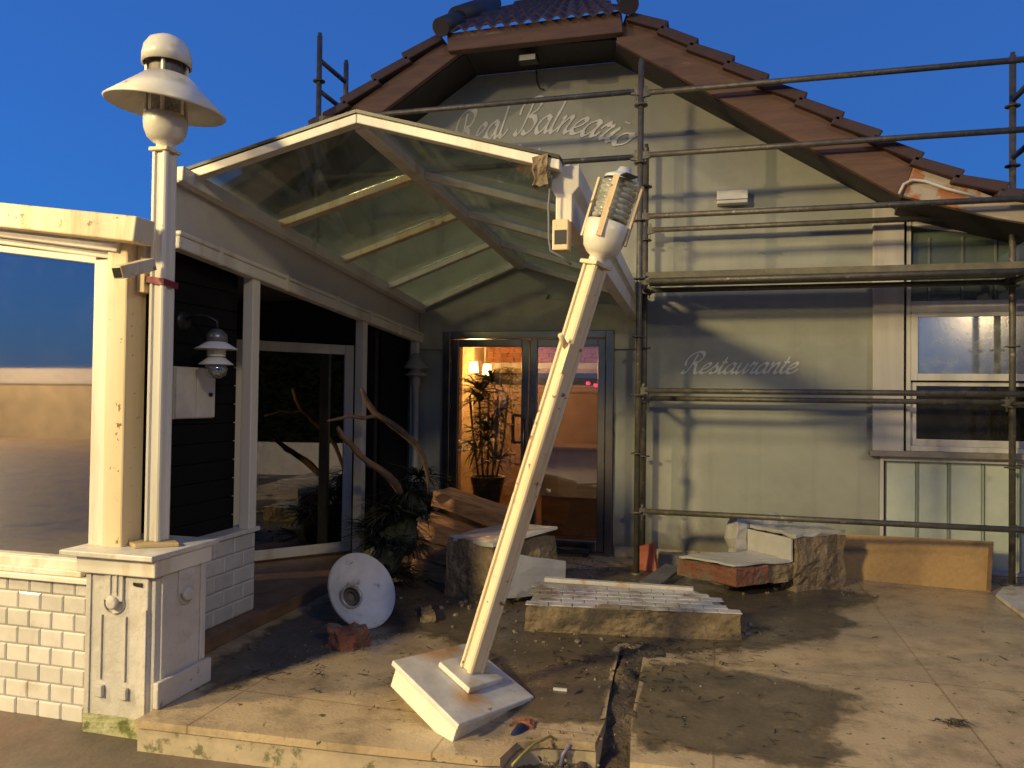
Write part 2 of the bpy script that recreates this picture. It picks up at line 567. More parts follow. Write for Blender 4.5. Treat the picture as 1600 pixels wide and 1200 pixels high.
# ------------------------------------------------------------------ cursive lettering
GL = {
    'a': (1.02, [[(.75, .82), (.5, 1.0), (.2, .8), (.03, .4), (.12, .05), (.35, .0), (.6, .3), (.78, .85)], [(.8, 1.0), (.72, .35), (.8, .02), (1.0, .12), (1.12, .4)]]),
    'e': (.82, [[(.0, .3), (.4, .5), (.65, .78), (.55, 1.0), (.3, .9), (.08, .5), (.12, .08), (.38, .0), (.65, .12), (.9, .42)]]),
    'l': (.55, [[(.15, 1.95), (.13, 1.0), (.1, .25), (.22, .0), (.42, .1), (.62, .42)]]),
    'n': (1.0, [[(.02, .85), (.16, 1.0), (.12, .5), (.08, .0)], [(.12, .4), (.4, .9), (.6, 1.0), (.66, .75), (.6, .25), (.7, .0), (.9, .12), (1.05, .42)]]),
    'r': (.72, [[(.0, .6), (.18, 1.1), (.28, .92), (.5, .95), (.42, .5), (.38, .15), (.5, .0), (.68, .15), (.8, .42)]]),
    'i': (.5, [[(.0, .45), (.18, 1.0), (.14, .5), (.12, .12), (.25, .0), (.42, .12), (.56, .42)], [(.22, 1.5), (.26, 1.42)]]),
    'o': (.9, [[(.5, .98), (.2, .85), (.04, .45), (.12, .08), (.38, .0), (.65, .25), (.72, .65), (.5, .98), (.65, .78), (.85, .75), (1.0, .9)]]),
    's': (.75, [[(.0, .3), (.3, .75), (.42, 1.08), (.42, .8), (.58, .45), (.5, .1), (.25, .0), (.1, .12)], [(.4, .02), (.6, .1), (.8, .42)]]),
    't': (.55, [[(.0, .42), (.22, 1.0), (.26, 1.55), (.2, 1.0), (.12, .25), (.25, .0), (.45, .12), (.6, .42)], [(.02, 1.08), (.5, 1.1)]]),
    'u': (1.0, [[(.0, .5), (.14, 1.0), (.1, .5), (.08, .15), (.25, .0), (.5, .25), (.7, .7)], [(.74, 1.0), (.68, .4), (.72, .05), (.88, .08), (1.05, .42)]]),
    'R': (1.5, [[(.62, 1.95), (.55, 1.2), (.42, .4), (.2, .02), (-.02, .08), (.02, .3)], [(-.05, .75), (-.12, 1.3), (.1, 1.85), (.6, 2.15), (1.05, 2.05), (1.2, 1.65), (1.0, 1.2), (.62, 1.08), (.85, .85), (.98, .35), (1.15, .0), (1.4, .1), (1.55, .42)]]),
    'B': (1.5, [[(.62, 1.95), (.55, 1.2), (.42, .4), (.2, .02), (-.02, .08), (.02, .3)], [(-.08, 1.2), (-.05, 1.7), (.3, 2.1), (.8, 2.2), (1.15, 1.95), (1.1, 1.5), (.7, 1.12), (1.05, .98), (1.25, .6), (1.1, .15), (.75, .0), (.45, .15)]]),
    'S': (1.35, [[(1.0, 1.55), (1.1, 1.95), (.8, 2.2), (.45, 1.95), (.5, 1.5), (.85, 1.05), (.9, .5), (.6, .02), (.15, .0), (-.02, .3), (.15, .45)]]),
    ' ': (.75, []),
}


def catmull(p, k=7):
    p = [Vector((*q, 0)) for q in p]
    if len(p) < 3:
        return p
    e = [p[0] * 2 - p[1]] + p + [p[-1] * 2 - p[-2]]
    out = []
    for i in range(1, len(e) - 2):
        for j in range(k):
            t = j / k
            a, b, c, d = e[i - 1], e[i], e[i + 1], e[i + 2]
            out.append(0.5 * ((2 * b) + (c - a) * t + (2 * a - 5 * b + 4 * c - d) * t * t + (3 * b - a - 3 * c + d) * t ** 3))
    out.append(p[-1])
    return out


def script_text(mb, text, place, slant=0.42, nib=0.25, thin=0.045):
    """place(x, y, lift) -> world point; x runs in x-height units along the line"""
    x = 0.0
    lift = 0.0
    for ch in text:
        adv, strokes = GL[ch]
        for s in strokes:
            pts = [Vector((q.x + slant * q.y + x, q.y, 0)) for q in catmull(s)]
            n = len(pts)
            lft, rgt = [], []
            for i, q in enumerate(pts):
                d = (pts[min(i + 1, n - 1)] - pts[max(i - 1, 0)])
                d.normalize()
                w = max(thin, nib * abs(d.x * math.sin(R(38)) - d.y * math.cos(R(38))) ** 1.4) / 2
                nrm = Vector((-d.y, d.x, 0))
                lf = lift + 0.0006 * i / n
                lft.append(place((q + nrm * w).x, (q + nrm * w).y, lf))
                rgt.append(place((q - nrm * w).x, (q - nrm * w).y, lf))
            for i in range(n - 1):
                mb.face([lft[i], rgt[i], rgt[i + 1], lft[i + 1]])
            lift += 0.0003
        x += adv
    return x


def text_len(text):
    return sum(GL[c][0] for c in text)


exec_order = None
# ================================================================== SETTING: ground, street, sea
YW = 7.4                                 # plane of the gabled facade
XV = -2.96                               # plane of the veranda front / left canopy beam
XR = -0.77                               # right canopy beam
XM = -1.89                               # canopy ridge
STREET = -0.15

mb = MB()
mb.face([(-60, -16, STREET), (60, -16, STREET), (60, 30, STREET), (-60, 30, STREET)])
M_STREET = mat('wet_street', (0.13, 0.10, 0.075), 0.55, col2=(0.08, 0.065, 0.05), scale=2.5, rvar=0.2, bump=0.4, bscale=30, dirt=(0.15, 0.085, 0.06), dscale=1.2, dlo=0.45, dhi=0.65)
structure(mb.build('street', M_STREET))
mb = MB()
mb.face([(-3000, -4000, -2.5), (3000, -4000, -2.5), (3000, -16.4, -2.5), (-3000, -16.4, -2.5)])
structure(mb.build('sea', mat('sea_water', (0.10, 0.10, 0.11), 0.25, bump=0.6, bscale=0.6, bdist=0.3)))
mb = MB()
mb.face([(-400, 30, STREET - 0.3), (400, 30, STREET - 0.3), (400, 1500, STREET - 0.3), (-400, 1500, STREET - 0.3)])
structure(mb.build('ground', mat('far_ground', (0.08, 0.08, 0.06), 0.9)))

# terrace slab with a broken front
front = [(-2.57, 3.0), (-1.55, 3.05), (-0.93, 3.1), (-0.86, 3.12), (-0.83, 3.28), (-0.74, 3.33), (-0.60, 3.36), (-0.50, 3.37),
         (-0.49, 3.6), (-0.52, 4.0), (-0.555, 4.75), (-0.41, 4.75), (-0.385, 4.1), (-0.375, 3.66), (-0.335, 3.24), (0.1, 3.25), (0.5, 3.27), (3.5, 3.45), (5.5, 3.55), (5.5, 7.9), (-6.5, 7.9), (-6.5, 3.5), (-2.57, 3.5)]
M_TERR = mat('terrace_stone', (0.45, 0.35, 0.215), 0.24, col2=(0.36, 0.27, 0.165), scale=1.8, rvar=0.16, dirt=(0.19, 0.145, 0.09), dscale=3.4, dlo=0.47, dhi=0.70, bump=0.25, bscale=60, chip=(0.09, 0.07, 0.045), chipat=0.635)
# joints between the slabs
nt = M_TERR.node_tree
bsd = nt.nodes['Principled BSDF']
old = bsd.inputs['Base Color'].links[0].from_socket
br = nd(nt, 'ShaderNodeTexBrick')
br.offset = 0.0
br.inputs['Scale'].default_value = 1.0
br.inputs['Mortar Size'].default_value = 0.006
br.inputs['Mortar Smooth'].default_value = 0.3
br.inputs['Brick Width'].default_value = 1.15
br.inputs['Row Height'].default_value = 1.15
br.inputs['Color1'].default_value = (1, 1, 1, 1)
br.inputs['Color2'].default_value = (0.92, 0.92, 0.92, 1)
br.inputs['Mortar'].default_value = (0.62, 0.58, 0.52, 1)
tcn = [n for n in nt.nodes if n.type == 'TEX_COORD'][0]
nt.links.new(tcn.outputs['Object'], br.inputs['Vector'])
mm = nd(nt, 'ShaderNodeMix', data_type='RGBA', blend_type='MULTIPLY')
mm.inputs['Factor'].default_value = 1.0
nt.links.new(old, mm.inputs['A'])
nt.links.new(br.outputs['Color'], mm.inputs['B'])
nt.links.new(mm.outputs['Result'], bsd.inputs['Base Color'])
mb = MB()
mb.prism([(x, y, -0.035) for x, y in front], (0, 0, 0.035))
structure(mb.build('terrace', M_TERR))
mb = MB()
ins = []
for x, y in front:
    ins.append((x, y + (0.02 if y < 3.5 else 0.0), STREET - 0.05))
mb.prism(ins, (0, 0, -STREET + 0.05 - 0.037))
structure(mb.build('step', M_BEIGE))

# rubble-filled hole where the front broke away
mb = MB()
N = 26
for i in range(N):
    for j in range(N):
        pass
g = [[None] * (N + 1) for _ in range(N + 1)]
for i in range(N + 1):
    for j in range(N + 1):
        x = -0.90 + 0.62 * i / N
        y = 2.95 + 1.8 * j / N
        z = -0.11 + 0.05 * noise.noise(Vector((x * 7, y * 7, 3))) + 0.03 * noise.noise(Vector((x * 19, y * 19, 8)))
        z += 0.02 * max(0.0, (y - 3.6))
        if x > -0.52:
            z -= 0.09 * max(0, 1 - (y - 2.9) / 0.8)
            z += 0.085 * min(1.0, max(0.0, (y - 3.45) / 0.12))
        if y < 3.06:
            z = min(z, STREET + 0.02)
        g[i][j] = mb.bm.verts.new((x, y, z))
for i in range(N):
    for j in range(N):
        mb.bm.faces.new([g[i][j], g[i + 1][j], g[i + 1][j + 1], g[i][j + 1]])
M_SOIL = mat('dark_rubble_soil', (0.10, 0.075, 0.05), 0.95, col2=(0.05, 0.037, 0.025), scale=14, bump=1.0, bscale=40, bdist=0.02)
structure(mb.build('soil', M_SOIL, smooth=True))


# mud washed over the terrace: a thin sheet whose cover fades out and breaks up at its rim
mn = M_MUD.node_tree
mb_ = mn.nodes['Principled BSDF']
att = nd(mn, 'ShaderNodeAttribute', attribute_name='cover')
mtc = nd(mn, 'ShaderNodeTexCoord')
mno = nd(mn, 'ShaderNodeTexNoise')
mno.inputs['Scale'].default_value = 9
mno.inputs['Detail'].default_value = 9
mno.inputs['Roughness'].default_value = 0.7
mn.links.new(mtc.outputs['Object'], mno.inputs['Vector'])
mma = nd(mn, 'ShaderNodeMath', operation='MULTIPLY_ADD')
mma.inputs[1].default_value = 0.34
mn.links.new(mno.outputs['Fac'], mma.inputs[0])
mn.links.new(att.outputs['Fac'], mma.inputs[2])
mmr = nd(mn, 'ShaderNodeMapRange')
mmr.inputs['From Min'].default_value = 0.12
mmr.inputs['From Max'].default_value = 0.235
mn.links.new(mma.outputs[0], mmr.inputs['Value'])
mn.links.new(mmr.outputs[0], mb_.inputs['Alpha'])


def mud(pts_px, name, seed, z=0.003, step=0.03):
    pts = [aZ(u, v, 0) for u, v in pts_px]
    x0, x1 = min(p.x for p in pts) - 0.15, max(p.x for p in pts) + 0.15
    y0, y1 = min(p.y for p in pts) - 0.15, max(p.y for p in pts) + 0.15
    nx, ny = int((x1 - x0) / step) + 1, int((y1 - y0) / step) + 1
    segs = [(pts[i], pts[(i + 1) % len(pts)]) for i in range(len(pts))]
    m_ = MB()
    grid = {}
    cov = []
    for i in range(nx + 1):
        for j in range(ny + 1):
            x, y = x0 + i * step, y0 + j * step
            x2 = x + 0.05 * noise.noise(Vector((x * 5, y * 5, seed)))
            y2 = y + 0.05 * noise.noise(Vector((x * 5, y * 5, seed + 9)))
            d2 = 1e9
            inside = False
            for a, b in segs:
                ex, ey = b.x - a.x, b.y - a.y
                t = max(0, min(1, ((x2 - a.x) * ex + (y2 - a.y) * ey) / (ex * ex + ey * ey + 1e-9)))
                dx, dy = x2 - a.x - ex * t, y2 - a.y - ey * t
                d2 = min(d2, dx * dx + dy * dy)
                if (a.y > y2) != (b.y > y2) and x2 < (b.x - a.x) * (y2 - a.y) / (b.y - a.y) + a.x:
                    inside = not inside
            d = math.sqrt(d2) * (1 if inside else -1)
            c = max(-0.15, min(0.15, d))
            if y < 3.0 + 0.06 + 0.05 * (x + 2.5) or (y < 4.77 and -0.475 - 0.06 * (y - 3.3) < x < -0.345 - 0.045 * (y - 3.3)) or (y < 3.40 and -0.88 < x < -0.33) or y > YW - 0.02:
                c = -0.3
            grid[i, j] = (m_.bm.verts.new((x, y, z + 0.005 * max(0, c) / 0.15 + 0.003 * max(0, noise.noise(Vector((x * 8, y * 8, 2)))) * (c > 0.05))), c)
            cov.append(c)
    for i in range(nx):
        for j in range(ny):
            q = [grid[i, j], grid[i + 1, j], grid[i + 1, j + 1], grid[i, j + 1]]
            if max(k[1] for k in q) > -0.15:
                f = m_.bm.faces.new([k[0] for k in q])
                f.smooth = True
    o = m_.build(name, M_MUD, recalc=False)
    at = o.data.attributes.new('cover', 'FLOAT', 'POINT')
    at.data.foreach_set('value', cov)
    return o


MUDL = []
stuff(mud([(640, 985), (560, 1008), (470, 1030), (395, 1062), (330, 1082), (300, 1060), (330, 1040), (420, 985), (520, 935), (640, 905), (700, 895), (990, 885), (1110, 885), (1250, 915),
           (1330, 925), (1370, 935), (1300, 955), (1338, 975), (1260, 1003), (1160, 1015), (1080, 1018), (1012, 1022), (1010, 1010), (965, 1012), (960, 1050), (952, 1090), (946, 1128), (820, 1130), (800, 1090), (700, 1000)], 'mud', 1.0),
      'dark mud washed over the middle of the terrace', 'mud')
stuff(mud([(985, 1043), (1075, 1038), (1180, 1055), (1250, 1068), (1320, 1085), (1332, 1112), (1290, 1135), (1275, 1155), (1330, 1180), (1290, 1198), (1120, 1180), (955, 1156), (965, 1085)], 'mud', 5.0),
      'smooth brown mud patch drying at the front edge of the terrace', 'mud')

# ================================================================== RESTAURANT BUILDING
bld = thing('restaurant_building', 'grey green gabled restaurant building with painted script name and red tiled roof', 'building', (-0.8, YW, 0))


def W2(u, v, y=YW):
    return aY(u, v, y)


YB = 6.79                                     # plane of the barge boards
w_gl, w_g1, w_g2, w_gr = Vector((-5.4, YW, 2.81)), Vector((-2.38, YW, 4.77)), Vector((-0.98, YW, 4.77)), Vector((1.62, YW, 3.14))
mb = MB()
out = [(-5.4, 0), (-2.69, 0), (-2.69, 2.17), (-0.95, 2.17), (-0.95, 0), (1.40, 0), (1.40, 1.06), (1.585, 1.06), (1.585, w_gr.z)] + [(w_g2.x, w_g2.z), (w_g1.x, w_g1.z), (w_gl.x, w_gl.z)]
mb.prism([(x, YW, z) for x, z in out], (0, 0.22, 0))
wall = mb.build('wall', M_WALL, bld)
# lettering
xs = [(700, 236), (760, 217), (800, 211), (845, 206), (890, 207), (940, 216), (985, 236), (1010, 252)]
base = [W2(u, v) for u, v in xs]


def on_base(X):
    for a, b in zip(base, base[1:]):
        if X <= b.x or b is base[-1]:
            t = (X - a.x) / (b.x - a.x)
            z = a.z + (b.z - a.z) * t
            return z, math.atan2(b.z - a.z, b.x - a.x)


def arc_place(x0, length, text, h, drop=0.0):
    tot = text_len(text)
    sx = length / tot
    fine = []
    K = 60
    for i in range(K + 1):
        X = x0 + length * i / K
        zs = [on_base(X + d)[0] for d in (-0.12, -0.06, 0, 0.06, 0.12)]
        fine.append(sum(zs) / 5)

    def place(x, y, lift):
        X = x0 + x * sx
        t = min(max((X - x0) / length, 0), 0.9999) * K
        i = int(t)
        z = fine[i] + (fine[i + 1] - fine[i]) * (t - i)
        ang = math.atan2((fine[i + 1] - fine[i]) * K, length)
        return Vector((X - math.sin(ang) * y * h, YW - 0.004 - lift, z - drop + math.cos(ang) * y * h))
    return place


mb = MB()
script_text(mb, 'Real Balneario', arc_place(-2.60, 1.72, 'Real Balneario', 0.158), nib=0.40, thin=0.09)
x_s = W2(788, 240).x
script_text(mb, 'Salinas', arc_place(x_s - 0.06, 0.78, 'Salinas', 0.15, drop=0.45), nib=0.40, thin=0.09)
r0, r1 = W2(1066, 583), W2(1242, 583)
rl = (r1.x - r0.x) / text_len('Restaurante')
script_text(mb, 'Restaurante', lambda x, y, l: Vector((r0.x + x * rl, YW - 0.004 - l, r0.z + (r1.z - r0.z) * x * rl / (r1.x - r0.x) + y * 0.092)), nib=0.38, thin=0.10)
mb.build('lettering', M_LETTER, wall, recalc=False)

# cream surround over the door
mb = MB()
arch = [(655, 546), (655, 489), (690, 481), (740, 473), (794, 468.5), (792, 461), (857, 459.5), (853, 467.5), (900, 469), (955, 476), (1000, 484), (1000, 545.5), (960, 545.5), (960, 519), (692, 519), (692, 546)]
mb.prism([W2(u, v, YW - 0.03) for u, v in arch], (0, 0.028, 0))
mb.build('door_surround', M_CREAM, bld, bevel=0.004)
mb = MB().box(-0.93, 1.39, YW - 0.02, YW - 0.003, 0.002, 0.10)
mb.build('skirting', M_BEIGE, bld)
mb = MB().box(1.325, 1.575, YW - 0.06, YW - 0.003, 1.08, 3.25)
mb.build('pilaster', mat('off_white_paint', (0.50, 0.47, 0.43), 0.6, dirt=(0.4, 0.36, 0.3), bump=0.1, streak=True), bld, bevel=0.006)

# barge boards, eave beam, soffits
bb_r = [aY(u, v, YB) for u, v in ((962, 66), (1410, 309), (1428, 259), (978, 22))]
bb_f = [aY(u, v, YB) for u, v in ((1411, 306), (1560, 341), (1640, 354), (1640, 322), (1562, 311), (1428, 258))]
bb_l = [aY(u, v, YB) for u, v in ((722, 80), (607, 167), (240, 442), (240, 384), (545, 170), (690, 66))]
eb = [aY(u, v, YB - 0.07) for u, v in ((699, 80), (973, 50), (970, 16), (698, 52))]
for nm, p in (('barge_board', bb_r), ('barge_board', bb_f), ('barge_board', bb_l)):
    mb = MB().prism(p, (0, 0.06, 0))
    b_ = mb.build(nm, M_WOODRED if p is not bb_f else mat('flaking_cream_timber', (0.42, 0.36, 0.27), 0.6, col2=(0.36, 0.30, 0.22), dirt=(0.36, 0.14, 0.05), dscale=3.2, dlo=0.5, dhi=0.54, bump=0.3), bld, bevel=0.008)
mb = MB().prism(eb, (0, 0.10, 0))
mb.build('eave_beam', M_WOODRED, bld, bevel=0.01)
mb = MB()
j0, j1 = aY(712, 82, YB + 0.07), aY(964, 62, YB + 0.07)
mb.prism([j0, j1, w_g2 + Vector((0, -0.002, 0)), w_g1 + Vector((0, -0.002, 0))], (0, 0, 0.02))
a0, a1 = bb_r[0] + Vector((0, 0.07, 0)), bb_r[1] + Vector((0, 0.07, 0))
mb.prism([a0, a1, Vector((1.52, YW, 3.19)), w_g2], (0.0, 0, 0.02))
l0, l1 = bb_l[0] + Vector((0, 0.07, 0)), bb_l[2] + Vector((0, 0.07, 0))
mb.prism([l0, w_g1, w_gl, l1], (0.0, 0, 0.02))
f0, f1 = bb_f[0] + Vector((0, 0.07, 0)), bb_f[2] + Vector((0, 0.07, 0))
mb.prism([f0, f1, Vector((f1.x, YW + 0.02, 2.86)), Vector((1.5, YW + 0.02, 3.14))], (0, 0, 0.03))
mb.build('soffit', M_SOFFIT, bld)

# tiled roof: slopes as rows of stepped verge tiles in front of a thick deck
roofp = MB()


def rakeline(pts):
    return [aY(u, v, YB) for u, v in pts]


rt_r = rakeline([(985, 32), (1032, 52), (1077, 78), (1134, 106), (1187, 134), (1246, 163), (1303, 193), (1362, 222), (1426, 256), (1489, 284), (1560, 305), (1640, 322)])
rt_l = rakeline([(690, 64), (641, 98), (593, 132), (545, 167), (495, 203), (443, 240), (390, 278), (335, 317), (240, 384)])
verges = []
for line in (rt_r, rt_l):
    verge = MB()
    verges.append(verge)
    for a, b in zip(line, line[1:]):
        d = (b - a).normalized()
        nrm = Vector((-d.z, 0, d.x))
        if nrm.z < 0:
            nrm = -nrm
        up0, up1 = 0.05, 0.105
        pts = [a - d * 0.02 + nrm * -0.03, b + d * 0.03 + nrm * 0.012, b + d * 0.03 + nrm * up1, a - d * 0.02 + nrm * up0]
        verge.prism([q + Vector((0, -0.06, 0)) for q in pts], (0, 0.24, 0))
deck = MB()
for line in (rt_r, rt_l):
    for a, b in zip(line, line[1:]):
        deck.prism([a + Vector((0, 0.07, -0.04)), b + Vector((0, 0.07, -0.04)), b + Vector((0, 0.07, 0.03)), a + Vector((0, 0.07, 0.03))], (0, 6, 0))
rf = deck.build('roof', M_ROOFTILE, bld)
for verge in verges:
    verge.build('verge_tiles', M_ROOFTILE, rf, bevel=0.012)
# clipped gable end: rows of barrel tiles rising from the eave beam
hp0, hp1 = aY(690, 50, YB - 0.12), aY(980, 18, YB - 0.12)
mb = MB()
NX = 150
rows = 6
for r_ in range(rows):
    for i in range(NX):
        def hp(t, s, lift):
            x = hp0.x + (hp1.x - hp0.x) * t
            ph = t * 13 * 2 * math.pi
            z = hp0.z + (hp1.z - hp0.z) * t + 0.022 * math.sin(ph) + lift
            q = Vector((x, YB - 0.12, z)) + Vector((0, 0.82, 0.57)) * s
            sh = max(0.0, s * 0.35)
            q.x = q.x + (0.5 - t) * 2 * sh
            return q
        t0, t1 = i / NX, (i + 1) / NX
        s0, s1 = r_ * 0.3, r_ * 0.3 + 0.33
        f = mb.face([hp(t0, s0, 0.03), hp(t1, s0, 0.03), hp(t1, s1, 0.0), hp(t0, s1, 0.0)])
        mb.face([hp(t0, s0, 0.005), hp(t1, s0, 0.005), hp(t1, s0, 0.03), hp(t0, s0, 0.03)])
mb.build('hip_tiles', M_ROOFTILE, rf, recalc=False)
M_RIDGE = mat('dark_ridge_tile', (0.035, 0.03, 0.035), 0.6, bump=0.3)
for q, dx in ((hp0 + Vector((0.0, -0.03, 0.03)), 0.35), (hp1 + Vector((0.02, -0.03, 0.045)), -0.35)):
    mb = MB()
    mb.tube([q, q + Vector((dx * 0.2, 0.35, 0.24))], [0.085, 0.085], 16)
    mb.tube([q + Vector((dx * 0.15, 0.30, 0.23)), q + Vector((dx * 0.6, 1.0, 0.7))], [0.10, 0.09], 16)
    mb.build('ridge_tiles', M_RIDGE, rf)
# flashing at the foot of the rake
mb = MB()
mb.tube([aY(u, v, YB - 0.03) for u, v in ((1405, 303), (1412, 288), (1425, 281), (1445, 283), (1480, 295), (1530, 308))], 0.012, 8)
mb.build('flashing', M_WHITE, bld)
# floodlight under the eave, its cable, and the white alarm box on the wall
mb = MB()
q = aY(826, 93, 6.95)
mb.box(q.x - 0.09, q.x + 0.09, q.y - 0.05, q.y + 0.05, q.z - 0.035, q.z + 0.035)
mb.bar(q + Vector((0, 0.03, 0.03)), q + Vector((0, 0.1, 0.14)), 0.03, 0.02)
fl = tag(mb.build('floodlight', M_DARKMETAL, None, bevel=0.01), 'small dark floodlight under the clipped eave above the painted name', 'floodlight')
mb = MB().box(q.x - 0.075, q.x + 0.075, q.y - 0.054, q.y - 0.048, q.z - 0.025, q.z + 0.025)
mb.build('lens', mat('lamp_lens', (0.4, 0.42, 0.36), 0.15, bump=0), fl)
mb = MB()
mb.tube([aY(836, 98, 7.2), aY(838, 112, YW - 0.01), aY(839, 128, YW - 0.01), aY(843, 138, YW - 0.012), aY(850, 140, YW - 0.03)], 0.006, 6)
tag(mb.build('loose_cable', M_BLACK), 'thin black cable end hanging on the gable above the painted name', 'cable')
mb = MB()
q0, q1 = W2(1120, 323), W2(1168, 300)
mb.box(q0.x, q1.x, YW - 0.11, YW - 0.002, q0.z, q1.z)
t = tag(mb.build('alarm_box', mat('white_plastic', (0.62, 0.6, 0.55), 0.5, bump=0), None, bevel=0.008), 'white rectangular box fixed high on the grey green wall', 'alarm box')
mb = MB().box(q0.x - 0.004, q1.x + 0.004, YW - 0.114, YW - 0.104, q0.z + 0.03, q0.z + 0.037)
mb.build('seam', M_ROUGHGREY, t)

# ---------------- double door
dx0, dx1, dz1 = -2.685, -0.955, 2.165
dm = -1.79
door = MB()
for a in ((dx0, dx0 + 0.075, 0.0, dz1), (dx1 - 0.075, dx1, 0.0, dz1), (dx0 + 0.075, dx1 - 0.075, dz1 - 0.075, dz1)):
    door.box(a[0], a[1], YW - 0.045, YW + 0.07, a[2], a[3])
dfr = door.build('door_frame', M_CHROME, bld, bevel=0.006)
mb = MB().box(dx0 + 0.075, dx1 - 0.075, YW - 0.03, YW + 0.08, 0.0, 0.025)
mb.build('threshold', M_CHROME, dfr)
for a, b in ((dx0 + 0.08, dm - 0.004), (dm + 0.004, dx1 - 0.08)):
    mb = MB()
    st = 0.075
    mb.box(a, a + st, YW - 0.015, YW + 0.03, 0.03, dz1 - 0.08)
    mb.box(b - st, b, YW - 0.015, YW + 0.03, 0.03, dz1 - 0.08)
    mb.box(a + st, b - st, YW - 0.015, YW + 0.03, dz1 - 0.155, dz1 - 0.08)
    mb.box(a + st, b - st, YW - 0.015, YW + 0.03, 0.03, 0.13)
    lf = mb.build('door', M_CHROME, bld, bevel=0.006)
    mb = MB().box(a + st, b - st, YW + 0.002, YW + 0.010, 0.13, dz1 - 0.155)
    mb.build('pane', G_DOOR, lf)
    hx = b - 0.04 if a < dm - 0.2 else a + 0.04
    mb = MB()
    mb.tube([(hx, YW - 0.015, 0.95), (hx, YW - 0.06, 0.95), (hx, YW - 0.06, 1.3), (hx, YW - 0.015, 1.3)], 0.012, 8)
    mb.build('handle', M_CHROME, lf)

# ---------------- glazed bay at the right
M_WFR = mat('white_window_frame', (0.60, 0.57, 0.52), 0.5, dirt=(0.4, 0.33, 0.25), dscale=5, bump=0.06, streak=True)
bx0, bx1 = 1.60, 3.7


def zat(v, u=1480):
    return W2(u, v).z


z_sill, z_sash_b, z_sash_m, z_sash_t, z_up_b = zat(706), zat(698), zat(595), zat(489), zat(470)
mb = MB()
mb.box(bx0, bx0 + 0.035, YW - 0.03, YW + 0.08, z_sill, 3.2)
mb.box(bx0 + 0.035, bx1, YW - 0.02, YW + 0.08, z_sash_t, z_up_b)
mb.box(bx0 + 0.035, bx1, YW - 0.02, YW + 0.08, z_sill, z_sash_b)
sl0, sl1 = W2(1412, 346), W2(1640, 379)
mb.bar((bx0, YW + 0.03, 3.09), (bx1, YW + 0.03, 2.72), 0.09, 0.06)
win = mb.build('window', M_WFR, bld, bevel=0.005)
mb = MB()
mb.prism([(bx0 + 0.035, YW + 0.015, z_up_b), (bx1, YW + 0.015, z_up_b), (bx1, YW + 0.015, 2.70), (bx0 + 0.035, YW + 0.015, 3.06)], (0, 0.02, 0))
mb.build('upper_sheet', M_DARKCORR, win)
mb = MB()
for u in (1452, 1504, 1556, 1606):
    x = W2(u, 420).x
    mb.box(x - 0.008, x + 0.008, YW + 0.003, YW + 0.016, z_up_b, 2.95)
mb.build('seam', mat('dark_seam', (0.16, 0.18, 0.14), 0.4, bump=0), win)
for (za, zb, g_, yo) in ((z_sash_m, z_sash_t, G_WIN, -0.035), (z_sash_b, z_sash_m - 0.012, G_WIND, 0.012)):
    mb = MB()
    x0 = W2(1424, 540).x
    st = 0.045
    mb.box(bx0 + 0.037, x0 + st, YW + yo, YW + yo + 0.05, za, zb)
    mb.box(x0 + st, bx1, YW + yo, YW + yo + 0.05, za, za + 0.06)
    mb.box(x0 + st, bx1, YW + yo, YW + yo + 0.05, zb - 0.035, zb)
    sash = mb.build('sash', M_WFR, win, bevel=0.004)
    mb = MB().box(x0 + st, bx1, YW + yo + 0.02, YW + yo + 0.028, za + 0.06, zb - 0.035)
    mb.build('pane', g_, sash)
mb = MB().box(1.30, bx1, YW - 0.09, YW + 0.05, z_sill - 0.05, z_sill)
mb.build('window_sill', mat('grey_sill', (0.25, 0.22, 0.18), 0.6, dirt=(0.15, 0.12, 0.09)), bld, bevel=0.005)
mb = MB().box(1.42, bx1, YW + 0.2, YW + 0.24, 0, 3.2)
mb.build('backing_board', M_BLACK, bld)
mb = MB()
zt = z_sill - 0.052
mb.box(1.395, 1.425, YW - 0.02, YW + 0.1, 0.08, zt)
mb.box(1.425, bx1, YW - 0.02, YW + 0.1, zt - 0.04, zt)
mb.box(1.395, bx1, YW - 0.02, YW + 0.1, 0.05, 0.08)
lw = mb.build('lower_frame', M_WFR, bld, bevel=0.004)
mb = MB()
x = 1.425
prof = []
xr = [W2(u, 780).x for u in (1383, 1434, 1484, 1538, 1594, 1650, 1708, 1770)]
for a, b in zip(xr, xr[1:]):
    prof += [(a + 0.006, 0.012), (a + 0.02, 0.03), (b - 0.016, 0.03), (b - 0.006, 0.012), (b, 0.05)]
pr_ = [(x_, YW + 0.06 - d_) for x_, d_ in prof if x_ < bx1]
for (xa, ya), (xb, yb_) in zip(pr_, pr_[1:]):
    mb.face([(xa, ya, 0.08), (xb, yb_, 0.08), (xb, yb_, zt - 0.04), (xa, ya, zt - 0.04)])
mb.build('ribbed_sheet', M_CORR, lw, recalc=False)
mb = MB().box(1.395, bx1, YW - 0.03, YW + 0.1, 0.0, 0.048)
mb.build('base_kerb', M_BEIGE, bld)

